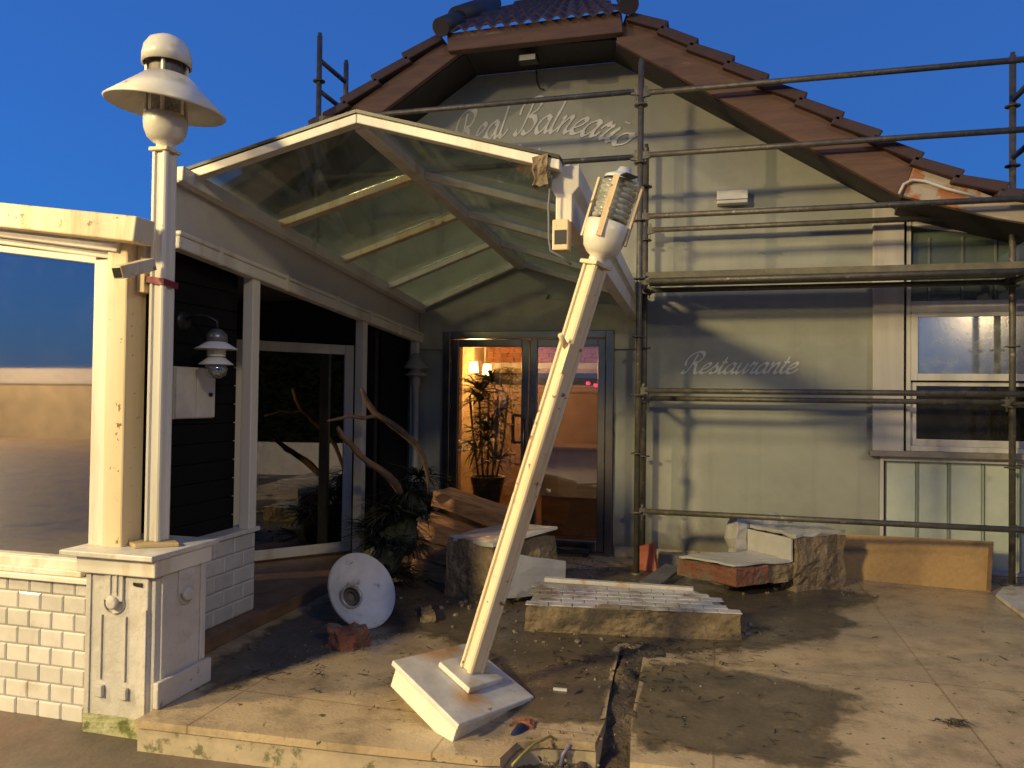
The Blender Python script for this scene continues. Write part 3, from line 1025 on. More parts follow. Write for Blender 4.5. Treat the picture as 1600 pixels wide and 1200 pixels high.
# ================================================================== INTERIOR seen through the door
mb = MB()
mb.box(-4.4, 1.2, YW + 0.25, 11.6, -0.06, -0.004)
structure(mb.build('floor', M_INTFLOOR))
mb = MB().box(-4.4, 1.2, 11.5, 11.6, 0, 2.8)
structure(mb.build('interior_wall', M_INTWALL))
mb = MB()
mb.box(-4.5, -4.4, YW + 0.23, 11.6, 0, 2.8)
mb.box(1.2, 1.3, YW + 0.23, 11.6, 0, 2.8)
structure(mb.build('interior_wall', M_INTWALL))
mb = MB().box(-4.4, 1.2, YW + 0.23, 11.6, 2.8, 2.86)
structure(mb.build('ceiling', M_INTWALL))
YI = 11.48
q0, q1 = aY(762, 566, YI), aY(832, 537, YI)
brm = mat('interior_brick', (0.42, 0.16, 0.06), 0.8, bump=0.2)
mb = MB()
brick_o = Vector((q0.x, YI, q0.z))
tiles(mb, brick_o, (1, 0, 0), (0, 0, 1), (0, -1, 0), 3.2, 0.75, 0.22, 0.075, gap=0.012, thick=0.015, bev=0.003)
pn = thing('brickwork_picture', 'red brick panel framed in white on the back wall inside the doorway', 'brick panel', (q0.x, YI, q0.z))
mb.build('brickwork', brm, pn)
mb = MB()
mb.box(q0.x - 0.12, q0.x - 0.01, YI - 0.05, YI, q0.z - 0.1, 2.79)
mb.box(q0.x - 0.01, q0.x + 3.2, YI - 0.05, YI, q0.z - 0.1, q0.z - 0.01)
mb.build('white_frame', M_WHITE, pn)
s0, s1 = aY(757, 600, YI), aY(836, 583, YI)
sg = thing('sign_board', 'dark sign strip with pale script lettering on the wall inside the doorway', 'sign', (s0.x, YI, s0.z))
mb = MB().box(s0.x, s1.x + 2.2, YI - 0.04, YI - 0.001, s0.z, s1.z)
mb.build('board', M_BLACK, sg)
mb = MB()
ll = (aY(822, 590, YI).x - aY(768, 590, YI).x) / text_len('Balneario')
script_text(mb, 'Balneario', lambda x, y, l: Vector((aY(766, 590, YI).x + x * ll, YI - 0.043 - l, s0.z + 0.06 + y * 0.075)), nib=0.25)
mb.build('lettering', mat('pale_script', (0.75, 0.62, 0.42), 0.6, bump=0), sg, recalc=False)
mb = MB().box(s0.x, 1.19, YI - 0.02, YI - 0.001, 0.0, s0.z - 0.03)
mb.box(s0.x, 1.19, YI - 0.05, YI - 0.021, s0.z - 0.12, s0.z - 0.04)
tag(mb.build('wall_panelling', M_PINKWALL), 'reddish brown panelled lower wall at the back of the room inside the doorway', 'panelling')
# sconce
q = aY(752, 582, 10.9)
sc_ = thing('wall_sconce', 'lit warm twin shaded wall lamp glowing inside the doorway', 'wall lamp', q)
mb = MB().box(q.x - 0.30, q.x - 0.12, q.y + 0.02, 11.49, 0.0, 2.78)
tag(mb.build('interior_column', M_INTWALL), 'plastered column carrying the lit wall lamp inside the doorway', 'column')
M_GLOW = mat('glowing_shade', (0.9, 0.7, 0.4), 0.6, bump=0, emit=((1.0, 0.60, 0.20), 14.0))
mb = MB()
for dx in (-0.11, 0.12):
    mb.lathe([(0.035, -0.05), (0.075, -0.06), (0.055, 0.10), (0.03, 0.10)], 20, Matrix.Translation(q + Vector((dx, -0.1 if dx > 0 else -0.03, 0.02 if dx > 0 else 0.06))))
mb.build('lamp_shade', M_GLOW, sc_)
mb = MB()
for dx in (-0.11, 0.12):
    mb.tube([q + Vector((-0.16, 0.03, -0.12)), q + Vector((dx * 0.5, -0.12, -0.17)), q + Vector((dx, -0.1, -0.1)), q + Vector((dx, -0.1, -0.03))], 0.008, 6)
mb.build('arm', M_CHROME, sc_)
pl = bpy.data.lights.new('sconce_light', 'POINT')
pl.energy = 130
pl.color = (1.0, 0.58, 0.22)
pl.shadow_soft_size = 0.12
po = bpy.data.objects.new('sconce_light', pl)
COL.objects.link(po)
po.location = q + Vector((0.05, -0.45, 0.05))
# added fill lamp that brightens the counter, hidden by the door head
cl_ = thing('added_lamp', 'added unseen fill lamp above the white counter inside the doorway', 'ceiling lamp', (-1.1, 7.95, 2.7))
mb = MB().lathe([(0, -0.05), (0.09, -0.045), (0.11, 0.0), (0.11, 0.09), (0, 0.09)], 20, Matrix.Translation((-1.1, 7.95, 2.7)))
mb.build('diffuser', mat('warm_diffuser', (0.9, 0.8, 0.6), 0.5, bump=0, emit=((1.0, 0.74, 0.42), 5.0)), cl_)
l2 = bpy.data.lights.new('added_fill_light', 'POINT')
l2.energy = 26
l2.color = (1.0, 0.74, 0.42)
l2.shadow_soft_size = 0.1
o2 = bpy.data.objects.new('added_fill_light', l2)
COL.objects.link(o2)
o2.location = (-1.1, 7.95, 2.55)
# glowing pink spots standing in for red lights mirrored in the door glass
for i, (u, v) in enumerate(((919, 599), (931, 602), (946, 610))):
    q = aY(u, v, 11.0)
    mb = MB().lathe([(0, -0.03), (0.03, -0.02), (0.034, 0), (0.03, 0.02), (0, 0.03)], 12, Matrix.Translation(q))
    tag(mb.build('pink_reflection', mat('pink_glow', (0.9, 0.1, 0.3), 0.5, bump=0, emit=((1.0, 0.06, 0.22), 1.6))), 'small glowing pink spot standing in for a reflection at the right inside the doorway', 'light', 'pink reflection spots inside the doorway')
# white counter
ctr = thing('reception_counter', 'white topped wooden counter standing inside the doorway', 'counter', (-1.4, 8.9, 0))
mb = MB().prism([(-2.02, 8.42, 0.93), (-1.8, 8.95, 0.93), (0.9, 8.95, 0.93), (0.9, 8.28, 0.93), (-1.72, 8.28, 0.93)], (0, 0, 0.045))
mb.build('counter_top', mat('timber_top', (0.36, 0.22, 0.11), 0.35, streak=(0.3, 1, 3)), ctr, bevel=0.01)
mb = MB().prism([(-1.95, 8.45, 0.42), (-1.78, 8.9, 0.42), (0.85, 8.9, 0.42), (0.85, 8.32, 0.42), (-1.68, 8.32, 0.42)], (0, 0, 0.508))
mb.build('white_front', mat('white_counter', (0.78, 0.74, 0.64), 0.3, bump=0.02), ctr, bevel=0.005)
mb = MB().prism([(-1.90, 8.5, 0.0), (-1.74, 8.85, 0.0), (0.8, 8.85, 0.0), (0.8, 8.37, 0.0), (-1.64, 8.37, 0.0)], (0, 0, 0.418))
mb.build('counter_body', mat('dark_timber_counter', (0.30, 0.20, 0.11), 0.4, col2=(0.2, 0.12, 0.06), streak=(0.3, 1, 3)), ctr)
# menu stand: black frame
q = aY(815, 690, 8.6)
ms = thing('menu_stand', 'black square framed stand on the counter edge inside the doorway', 'stand', (q.x, 8.6, 0.976))
mb = MB()
for a in ((-0.12, -0.09, 0.0, 0.34), (0.1, 0.13, 0.0, 0.34), (-0.09, 0.1, 0.0, 0.03), (-0.09, 0.1, 0.31, 0.34)):
    mb.box(q.x + a[0], q.x + a[1], 8.58, 8.62, 0.976 + a[2], 0.976 + a[3])
mb.build('frame', M_BLACK, ms)


# ================================================================== plants
def blades(mb, c, n, length, spread=1.0, droop=0.5, w=0.02, seed=1, up=0.6):
    rnd = random.Random(seed)
    c = Vector(c)
    for i in range(n):
        az = rnd.uniform(0, 2 * math.pi)
        el = rnd.uniform(0.05, 1.0) * up
        L_ = length * rnd.uniform(0.55, 1.1)
        d = Vector((math.cos(az) * spread, math.sin(az) * spread, el * 1.6)).normalized()
        pts = []
        K = 6
        for k in range(K + 1):
            t = k / K
            pts.append(c + d * L_ * t + Vector((0, 0, -droop * L_ * t * t * rnd.uniform(0.8, 1.1))))
        s = d.cross(Vector((0, 0, 1))).normalized()
        tw = Vector((rnd.uniform(-.4, .4), rnd.uniform(-.4, .4), rnd.uniform(-.4, .4)))
        s = (s + tw).normalized()
        for k in range(K):
            w0 = w * math.sin(math.pi * (0.12 + 0.86 * k / K)) * 0.5
            w1 = w * math.sin(math.pi * (0.12 + 0.86 * (k + 1) / K)) * 0.5
            mb.face([pts[k] - s * w0, pts[k] + s * w0, pts[k + 1] + s * w1, pts[k + 1] - s * w1])


q = aY(762, 770, 8.2)
pp = thing('potted_palm', 'green potted palm in a dark pot behind the left door leaf', 'plant', (-2.45, 8.2, 0))
mb = MB().lathe([(0, 0), (0.12, 0), (0.19, 0.36), (0.21, 0.38), (0.18, 0.38), (0.16, 0.33), (0, 0.33)], 24, Matrix.Translation((-2.45, 8.2, 0.25)))
mb.box(-2.62, -2.28, 8.05, 8.35, 0.0, 0.245)
mb.build('pot', mat('dark_pot', (0.02, 0.025, 0.025), 0.3, bump=0.05), pp)
mb = MB()
for k in range(9):
    c = Vector((-2.45 + random.uniform(-.16, .16), 8.2 + random.uniform(-.12, .12), 0.80 + 0.11 * k))
    blades(mb, c, 46, 0.52, 1.0, 0.55, 0.024, 20 + k, 0.9)
mb.build('foliage', M_LEAFIN, pp, recalc=False)
mb = MB()
for k in range(5):
    a = Vector((-2.45 + 0.05 * k - 0.1, 8.2, 0.58))
    mb.tube([a, a + Vector((0.04 * (k - 2), 0.02, 0.5)), a + Vector((0.06 * (k - 2), 0.0, 0.95))], 0.012, 6)
mb.build('stem', M_DRIFT, pp)

# ================================================================== GLASS ENTRANCE CANOPY
YF = 3.80


def lerp(a, b, t):
    return a + (b - a) * t


def eL(y):
    return Vector((XV, y, lerp(2.752, 2.39, (y - YF) / 3.6)))


def eR(y):
    return Vector((XR, y, lerp(2.675, 2.46, (y - YF) / 3.6)))


def rg(y):
    return Vector((XM, y, lerp(3.0, 2.825, (y - YF) / 3.6)))


can = thing('glass_canopy', 'white framed gabled glass canopy over the entrance with its right post torn away', 'canopy', (XM, YF, 0))
ys = [YF, 4.70, 5.60, 6.50, YW - 0.05]
mb = MB()
mb.bar(rg(YF + 0.036), rg(YW), 0.085, 0.09)
mb.build('ridge_beam', M_WHITE, can, bevel=0.006)
for i, y in enumerate(ys):
    for e in (eL, eR):
        h = 0.052 if i == 0 else 0.05
        a, b = e(y), rg(y)
        dy = Vector((0, 0.07 if i == 0 else 0.078, 0))
        sgn = 1 if e is eR else -1
        hz = Vector((0, 0, h / 2))
        bb2 = b + Vector((sgn * (0.0006 if i == 0 else 0.043), 0, 0 if i == 0 else -0.01))
        mb = MB().prism([a - hz - dy / 2, bb2 - hz - dy / 2, bb2 + hz - dy / 2, a + hz - dy / 2], dy)
        mb.build('rafter', M_WHITE_RUST if (e is eL and i in (1, 2)) else M_WHITE, can, bevel=0.005)
        if i == 0:
            mb = MB()
            u_ = Vector((0, 0, 0.05))
            gy = Vector((0, 0.085, 0))
            ba = [a + Vector((0, -0.0425, 0.028)), bb2 + Vector((0, -0.0425, 0.028))]
            mb.prism(ba + [ba[1] + Vector((0, 0, 0.018)), ba[0] + Vector((0, 0, 0.018))], gy)
            mb.build('gasket', M_DARKMETAL, can)
for i in range(4):
    for e in (eL, eR):
        y0, y1 = ys[i] + 0.02, ys[i + 1] - 0.01
        off = Vector((0, 0, 0.030))
        a, b, c, d = e(y0), e(y1), rg(y1), rg(y0)
        mb = MB()
        mb.prism([q + off for q in (a, b, c, d)], (0, 0, 0.008))
        mb.build('glass_pane', G_CANOPY, can)
# right eave beam with its torn front end
mb = MB()
for y0, y1 in ((YF + 0.05, YW - 0.02),):
    p0, p1 = eR(y0), eR(y1)
    sec = [(-0.06, 0.02), (0.085, 0.02), (0.085, -0.09), (0.05, -0.13), (0.05, -0.27), (-0.035, -0.27), (-0.035, -0.13), (-0.06, -0.10)]
    n = len(sec)
    va = [mb.bm.verts.new(p0 + Vector((x, 0, z))) for x, z in sec]
    vb = [mb.bm.verts.new(p1 + Vector((x, 0, z * (0.75 if z < -0.1 else 1)))) for x, z in sec]
    mb.bm.faces.new(va)
    mb.bm.faces.new(vb[::-1])
    for i in range(n):
        mb.bm.faces.new([va[i], va[(i + 1) % n], vb[(i + 1) % n], vb[i]])
mb.build('eave_beam', M_WHITE, can, bevel=0.005)
mb = MB()
q = eR(YF)
mb.box(q.x - 0.035, q.x + 0.048, YF - 0.03, YF + 0.055, q.z - 0.43, q.z - 0.275)
tube_ = mb.build('torn_bracket', M_WHITE_RUST, can, bevel=0.006)
mb = MB().box(q.x - 0.022, q.x + 0.038, YF - 0.034, YF - 0.028, q.z - 0.40, q.z - 0.33)
mb.build('socket', M_BLACK, tube_)
mb = MB()
mb.box(q.x - 0.135, q.x - 0.062, YF - 0.05, YF + 0.03, q.z - 0.10, q.z + 0.05)
mb.rough(3, 0.028, 14, 3.0)
mb.build('masonry_remnant', M_MASON, can, smooth=False)
mb = MB()
mb.tube([(q.x - 0.045, YF - 0.02, q.z - 0.05), (q.x - 0.055, YF - 0.03, q.z - 0.2), (q.x - 0.05, YF - 0.03, q.z - 0.38), (q.x - 0.045, YF - 0.02, q.z - 0.43), (q.x + 0.01, YF - 0.02, q.z - 0.46), (q.x + 0.06, YF, q.z - 0.5)], 0.006, 6)
mb.build('cable', M_ROUGHGREY, can)

# ================================================================== VERANDA on the left
ver = thing('glass_veranda', 'white veranda front with long fascia panel, dark siding and open glass door left of entrance', 'veranda', (XV, 4.4, 0))


def vx(u, v, x=XV):
    return aX(u, v, x)


ft, fb = vx(284, 285), vx(275, 368)
bt, bb = vx(655, 489), vx(655, 527)
for q in (ft, fb):
    pass
ft, fb = Vector((XV, 3.66, 2.70)), Vector((XV, 3.66, 2.38))
bt, bb = Vector((XV, YW - 0.02, 2.37)), Vector((XV, YW - 0.02, 2.115))
M_FASCIA = mat('fascia_sheet', (0.50, 0.47, 0.42), 0.35, col2=(0.44, 0.41, 0.37), scale=2, bump=0.03, dirt=(0.4, 0.36, 0.3))
mb = MB().prism([fb, bb, bt, ft], (-0.05, 0, 0))
mb.build('fascia_panel', M_FASCIA, ver)
mb = MB().bar(ft + Vector((0.012, 0, 0.035)), bt + Vector((0.012, 0, 0.035)), 0.11, 0.085)
mb.bar(ft + Vector((0.03, 0, 0.0)), bt + Vector((0.03, 0, 0.0)), 0.03, 0.03)
mb.build('eave_beam', M_WHITE, ver, bevel=0.008)
mb = MB()
mb.bar(fb + Vector((0.012, 0, -0.03)), bb + Vector((0.012, 0, -0.03)), 0.08, 0.075)
mb.bar(fb + Vector((0.03, 0, 0.022)), bb + Vector((0.03, 0, 0.022)), 0.06, 0.03)
mb.build('gutter', M_WHITE, ver, bevel=0.012)
for t in (0.1, 0.3, 0.5, 0.66, 0.84):
    q = fb.lerp(bb, t)
    mb = MB().box(q.x + 0.01, q.x + 0.064, q.y - 0.008, q.y + 0.008, q.z - 0.072, q.z + 0.040)
    mb.build('gutter_clip', M_WHITE, ver)
for y, zb in ((4.45, 0.60), (6.08, 0.09), (7.3, 0.09)):
    w = 0.042 if y < 7 else 0.03
    mb = MB().box(XV - 0.045, XV + 0.03, y - w, y + w, zb, lerp(2.33, 2.07, (y - 3.66) / 3.7))
    mb.build('post', M_WHITE, ver, bevel=0.006)
mb = MB()
z = 0.6
while z < 2.36:
    mb.box(XV - 0.10, XV - 0.085, 3.52, 4.41, z, z + 0.115)
    mb.box(XV - 0.11, XV - 0.10, 3.52, 4.41, z + 0.1, z + 0.13)
    z += 0.12
mb.build('siding', M_DARKBOARD, ver, bevel=0.003)
mb = MB().box(-5.8, XV - 0.111, 3.50, 3.54, 0.1, 2.38)
mb.build('dark_wall', M_DARKBOARD, ver)
mb = MB().box(XV - 0.10, XV - 0.06, 6.6, 7.26, 0.09, 2.1)
mb.build('dark_wall', M_DARKBOARD, ver)
mb = MB().box(-6.2, XV - 0.06, 3.55, YW - 0.01, 2.39, 2.44)
mb.build('ceiling', mat('veranda_ceiling', (0.16, 0.14, 0.11), 0.8, bump=0.1), ver)
mb = MB().box(-6.2, -6.1, 3.55, YW - 0.01, 0.0, 2.4)
mb.build('back_wall', mat('veranda_back', (0.05, 0.04, 0.03), 0.8), ver)
mb = MB().box(-6.1, -2.84, 3.50, YW - 0.04, 0.001, 0.085)
mb.build('plinth', mat('veranda_floor_tile', (0.20, 0.115, 0.065), 0.4, col2=(0.13, 0.08, 0.05), dirt=(0.10, 0.075, 0.05), rvar=0.1, bump=0.1, spec=0.25), ver, bevel=0.006)
mb = MB().box(XV - 0.12, XV + 0.012, 3.46, 4.50, 0.085, 0.60)
tb = mb.build('dwarf_wall', M_GROUT, ver)
mb = MB()
tiles(mb, (XV + 0.0125, 3.47, 0.087), (0, 1, 0), (0, 0, 1), (1, 0, 0), 1.03, 0.51, 0.2, 0.1025)
tiles(mb, (XV + 0.0125, 4.5005, 0.087), (-1, 0, 0), (0, 0, 1), (0, 1, 0), 0.13, 0.51, 0.2, 0.1025)
mb.build('tiles', M_TILE, tb)
mb = MB().box(XV - 0.14, XV + 0.04, 3.47, 4.53, 0.601, 0.63)
mb.build('sill', M_MARBLE, tb, bevel=0.006)
# open glass door
h0, h1 = Vector((-3.24, 6.38, 0.1)), Vector((-3.86, 5.62, 0.1))
dd = (h1 - h0).normalized()
dn = Vector((-dd.y, dd.x, 0))
Zd = Vector((0, 0, 1.86))
mb = MB()
wd = 0.085


def dbar(mb, a, b, up):
    mb.bar(a, b, 0.045, wd, up)


mb.bar(h0 + Vector((0, 0, 0)), h0 + Zd, wd, 0.045, dn)
mb.bar(h1 + Vector((0, 0, 0)), h1 + Zd, wd, 0.045, dn)
mb.bar(h0 + dd * wd / 2 + Vector((0, 0, wd / 2)), h1 - dd * wd / 2 + Vector((0, 0, wd / 2)), 0.04, wd)
mb.bar(h0 + dd * wd / 2 + Zd - Vector((0, 0, wd / 2)), h1 - dd * wd / 2 + Zd - Vector((0, 0, wd / 2)), 0.04, wd)
gd = mb.build('glass_door', M_WHITE, ver, bevel=0.004)
mb = MB()
a, b = h0 + dd * 0.045, h1 - dd * 0.045
mb.prism([a + Vector((0, 0, wd)), b + Vector((0, 0, wd)), b + Zd - Vector((0, 0, wd)), a + Zd - Vector((0, 0, wd))], dn * 0.008)
mb.build('pane', G_VER, gd)
mb = MB()
mb.box(-4.6, XV - 0.05, 6.45, 6.52, 0.09, 2.38)
mb.build('dark_partition', M_BLACK, ver)


# ship-style lantern on the siding, and the small lantern by the facade
def ship_lantern(root, c, s=1.0):
    T = Matrix.Translation(c) @ Matrix.Scale(s, 4)
    mb = MB().lathe([(0.0, 0.155), (0.03, 0.15), (0.075, 0.11), (0.082, 0.06), (0.07, 0.055), (0.07, 0.03)], 28, T)
    mb.build('dome_cap', mat('dull_zinc', (0.22, 0.22, 0.20), 0.35, 0.7), root)
    mb = MB()
    for z, r0, r1, h in ((0.0, 0.065, 0.155, 0.055), (-0.115, 0.06, 0.125, 0.05)):
        mb.lathe([(r0, z + h), (r1, z), (r1, z - 0.006), (r0, z + h - 0.01)], 32, T)
    mb.build('shade', mat('white_lantern_shade', (0.72, 0.70, 0.68), 0.4, bump=0), root)
    mb = MB().lathe([(0.068, 0.035), (0.068, -0.06)], 28, T)
    mb.build('cylinder', M_LAMPWHITE, root)
    mb = MB().lathe([(0.07, -0.125), (0.085, -0.15), (0.07, -0.20), (0.035, -0.225), (0.0, -0.23)], 24, T)
    mb.build('bowl', G_CLEAR, root)


c = vx(338, 545, XV + 0.10)
sl = thing('wall_lantern', 'two tiered white ship lantern hanging on the dark siding above the menu box', 'lantern', c)
ship_lantern(sl, c, 0.78)
mb = MB()
mb.tube([c + Vector((0, 0, 0.11)), c + Vector((0, 0, 0.16)), c + Vector((-0.05, -0.02, 0.19)), c + Vector((-0.12, -0.04, 0.20)), c + Vector((-0.185, -0.06, 0.16))], 0.011, 8)
mb.build('arm', M_DARKMETAL, sl)
mb = MB().lathe([(0, 0.02), (0.055, 0.015), (0.06, 0)], 20, Matrix.Translation(c + Vector((-0.185, -0.06, 0.16))) @ Matrix.Rotation(R(90), 4, 'Y'))
mb.build('mount', M_DARKMETAL, sl)
c = Vector((-2.90, 7.16, 1.78))
ll_ = thing('post_lantern', 'small pale lantern on a slim post beside the facade left of the doorway', 'lantern', (c.x, c.y, 0))
mb = MB().lathe([(0.0, 0.16), (0.03, 0.15), (0.12, 0.02), (0.13, 0.0), (0.06, 0.0), (0.06, -0.03), (0.11, -0.06), (0.11, -0.07), (0.05, -0.07)], 24, Matrix.Translation(c))
mb.build('shade', mat('dull_lantern_shade', (0.3, 0.28, 0.25), 0.5), ll_)
mb = MB().lathe([(0.04, -0.06), (0.05, -0.12), (0.035, -0.2), (0.03, -0.22), (0.03, -1.69), (0.06, -1.70)], 16, Matrix.Translation(c))
mb.build('post', mat('dull_post_paint', (0.34, 0.32, 0.28), 0.5), ll_)
# menu box
p0, p1 = vx(271, 655, XV - 0.06), vx(333, 653, XV - 0.06)
t0 = vx(271, 572, XV - 0.06)
mbx = thing('menu_box', 'closed white two door menu box on the dark siding under the lantern', 'menu box', (XV - 0.07, (p0.y + p1.y) / 2, p0.z))
zt0, zb0 = t0.z, p0.z
mb = MB().box(XV - 0.085, XV - 0.06, p0.y, p1.y, zb0, zt0)
mb.build('body', M_WHITE, mbx)
ym = lerp(p0.y, p1.y, 0.5)
for a, b in ((p0.y + 0.004, ym - 0.004), (ym + 0.004, p1.y - 0.004)):
    mb = MB().box(XV - 0.06, XV - 0.045, a, b, zb0 + 0.005, zt0 - 0.005)
    o = mb.build('door', mat('cream_box_paint', (0.62, 0.58, 0.50), 0.5, dirt=(0.45, 0.42, 0.36)), mbx, bevel=0.004)
mb = MB().lathe([(0, 0.02), (0.012, 0.015), (0.012, 0)], 12, Matrix.Translation((XV - 0.045, lerp(ym, p1.y, 0.68), lerp(zb0, zt0, 0.47))) @ Matrix.Rotation(R(90), 4, 'Y'))
mb.build('knob', M_DARKMETAL, o)

# ================================================================== TILED WALL + WINDSCREEN + GATE PILLAR (left foreground)
YT = 3.2
z_top = aY(75, 906, YT).z
tw_ = thing('tiled_wall', 'low wall of white bevelled tiles under the glass windscreen at the left', 'wall', (-4.2, YT, STREET))
mb = MB().box(-5.6, -2.98, YT + 0.011, YT + 0.15, STREET - 0.05, z_top)
mb.build('core', M_GROUT, tw_)
mb = MB()
tiles(mb, (-5.6, YT + 0.0105, STREET - 0.01), (1, 0, 0), (0, 0, 1), (0, -1, 0), 2.62, z_top - STREET + 0.005, 0.142, 0.0905, gap=0.004, clip=lambda x, y: x > 2.53 and y < 0.09, jitter=0.001)
mb.build('tiles', M_TILE, tw_)
mb = MB().box(-5.6, -2.985, YT - 0.035, YT + 0.16, z_top, z_top + 0.03)
mb.build('sill', M_WHITE, tw_, bevel=0.006)
mb = MB().box(-3.075, -2.985, YT + 0.004, YT + 0.0098, STREET, STREET + 0.075)
mb.build('drain_hole', M_BLACK, tw_)

ws = thing('glass_windscreen', 'white framed glass windscreen with rusty top beam reflecting the dusk sky at the left', 'windscreen', (-3.6, 3.26, z_top))
YS = 3.26
zb_ = z_top + 0.031


def ext(pa, pb, x):
    t = (x - pa.x) / (pb.x - pa.x)
    return pa.lerp(pb, t)


A0, A1 = aY(0, 338, YS - 0.11), aY(226, 362, YS - 0.11)
B0, B1 = aY(0, 363, YS - 0.03), aY(195, 388, YS - 0.03)
C0, C1 = aY(0, 389, YS), aY(156, 408, YS)
mb = MB().bar(ext(A0, A1, -5.6), A1, 0.13, 0.125)
mb.build('top_beam', M_WHITE_RUST, ws, bevel=0.008)
mb = MB().bar(ext(B0, B1, -5.6), B1 + Vector((0.0, 0, 0)), 0.10, 0.055)
mb.bar(ext(B0, B1, -5.6) + Vector((0, 0.03, -0.035)), B1 + Vector((-0.02, 0.03, -0.035)), 0.06, 0.05)
mb.build('rail', M_WHITE, ws, bevel=0.006)
xs0, xs1, xs2 = aY(147, 640, YS - 0.02).x, aY(171, 640, YS - 0.02).x, aY(199, 640, YS - 0.04).x
mb = MB().box(xs1, xs2, YS - 0.06, YS + 0.08, zb_ + 0.001, B1.z + 0.06)
mb.build('post', M_WHITE_RUST, ws, bevel=0.01)
mb = MB().box(xs2 + 0.002, xs2 + 0.05, YS + 0.0, YS + 0.07, B1.z - 0.22, B1.z + 0.11)
mb.build('post_flange', M_WHITE_RUST, ws, bevel=0.004)
mb = MB().box(xs0, xs1 - 0.001, YS - 0.04, YS + 0.03, zb_, C1.z)
mb.bar(ext(C0, C1, -5.6), ext(C0, C1, xs0), 0.06, 0.035)
mb.box(-5.6, xs0, YS - 0.05, YS + 0.03, zb_, zb_ + 0.075)
mb.box(-5.6, xs0, YS - 0.08, YS - 0.051, zb_, zb_ + 0.03)
mb.build('sash', M_WHITE, ws, bevel=0.005)
mb = MB()
c1 = ext(C0, C1, xs0)
mb.prism([(-5.6, YS, zb_ + 0.076), (xs0, YS, zb_ + 0.076), c1 + Vector((0, 0, -0.018)), ext(C0, C1, -5.6) + Vector((0, 0, -0.018))], (0, 0.008, 0))
mb.build('pane', G_SCREEN, ws)
a, b = aY(236, 413, YS - 0.05), aY(183, 426, YS - 0.26)
mb = MB().bar(a, b, 0.06, 0.06)
br_ = mb.build('bracket', M_WHITE_RUST, ws, bevel=0.004)
d_ = (b - a).normalized()
mb = MB().bar(b - d_ * 0.01, b + d_ * 0.003, 0.045, 0.045)
mb.build('socket', M_DARKMETAL, br_)

# pillar
px0, px1, py0, py1 = -2.975, -2.575, 3.13, 3.50
zc0 = aY(190, 897, py0).z
pil = thing('gate_pillar', 'square white painted pillar with carved front carrying the standing lamp', 'pillar', ((px0 + px1) / 2, (py0 + py1) / 2, STREET))
ch = 0.045
outl = [(px0, py0), (px1 - ch, py0), (px1 - ch, py0 + 0.018), (px1 - 0.018, py0 + 0.018), (px1 - 0.018, py0 + ch), (px1, py0 + ch), (px1, py1), (px0, py1)]
mb = MB().prism([(x, y, STREET - 0.03) for x, y in outl], (0, 0, zc0 - STREET + 0.03))
mb.build('shaft', M_PILLAR, pil, bevel=0.006)
mb = MB().box(px0 - 0.035, px1 + 0.02, py0 - 0.035, py1 + 0.02, zc0 + 0.001, zc0 + 0.085)
mb.build('cap_block', M_WHITE, pil, bevel=0.006)
mb = MB().box(px0 - 0.10, px1 + 0.035, py0 - 0.075, py1 + 0.06, zc0 + 0.086, zc0 + 0.112)
mb.build('cap_slab', M_MARBLE, pil, bevel=0.005)
zcap = zc0 + 0.112
mb = MB()
xm = (px0 + px1) / 2 - 0.03
mb.box(xm - 0.055, xm + 0.05, py0 - 0.014, py0 - 0.001, zc0 - 0.13, zc0 - 0.001)
mb.lathe([(0.055, 0.013), (0.055, 0.0)], 24, Matrix.Translation((xm - 0.002, py0 - 0.001, zc0 - 0.135)) @ Matrix.Rotation(R(90), 4, 'X'))
mb.lathe([(0, 0.034), (0.026, 0.034), (0.032, 0.026), (0.032, 0.013)], 24, Matrix.Translation((xm - 0.002, py0 - 0.0005, zc0 - 0.135)) @ Matrix.Rotation(R(90), 4, 'X'))
for dx in (-0.02, 0.018):
    mb.box(xm + dx - 0.006, xm + dx + 0.006, py0 - 0.022, py0 - 0.014, zc0 - 0.1, zc0 - 0.001)
for dx in (-0.075, 0.065):
    mb.box(xm + dx - 0.004, xm + dx + 0.004, py0 - 0.01, py0 - 0.001, STREET + 0.26, zc0 - 0.2)
    mb.box(xm + dx - 0.022, xm + dx + 0.022, py0 - 0.022, py0 - 0.001, STREET + 0.18, STREET + 0.235)
mb.box(px0 - 0.001 + 0.002, px0 + 0.03, py0 - 0.008, py0 - 0.001, STREET, zc0 - 0.001)
mb.box(px1 - ch - 0.03, px1 - ch - 0.002, py0 - 0.008, py0 - 0.001, STREET + 0.1, zc0 - 0.16)
mb.build('front_ornament', M_PILLAR, pil, bevel=0.004)
mb = MB()
ym = (py0 + py1) / 2 + 0.02
mb.box(px1 + 0.001, px1 + 0.012, ym - 0.055, ym + 0.055, zc0 - 0.12, zc0 - 0.001)
mb.lathe([(0.055, 0.011), (0.055, 0)], 24, Matrix.Translation((px1 + 0.001, ym, zc0 - 0.125)) @ Matrix.Rotation(R(90), 4, 'Y'))
mb.lathe([(0, 0.032), (0.028, 0.032), (0.034, 0.024), (0.034, 0.011)], 24, Matrix.Translation((px1 + 0.001, ym, zc0 - 0.125)) @ Matrix.Rotation(R(90), 4, 'Y'))
mb.box(px1 + 0.001, px1 + 0.01, py1 - 0.05, py1 - 0.01, 0.13, zc0 - 0.001)
mb.build('side_ornament', M_PILLAR, pil, bevel=0.004)
mb = MB().box(px1 + 0.001, px1 + 0.03, py0 - 0.01, py1 + 0.02, 0.001, 0.125)
mb.build('plinth', M_PILLAR, pil, bevel=0.006)
mb = MB().box(px1 - ch - 0.08, px1 - ch - 0.035, py0 - 0.006, py0 + 0.02, zc0 - 0.055, zc0 - 0.035)
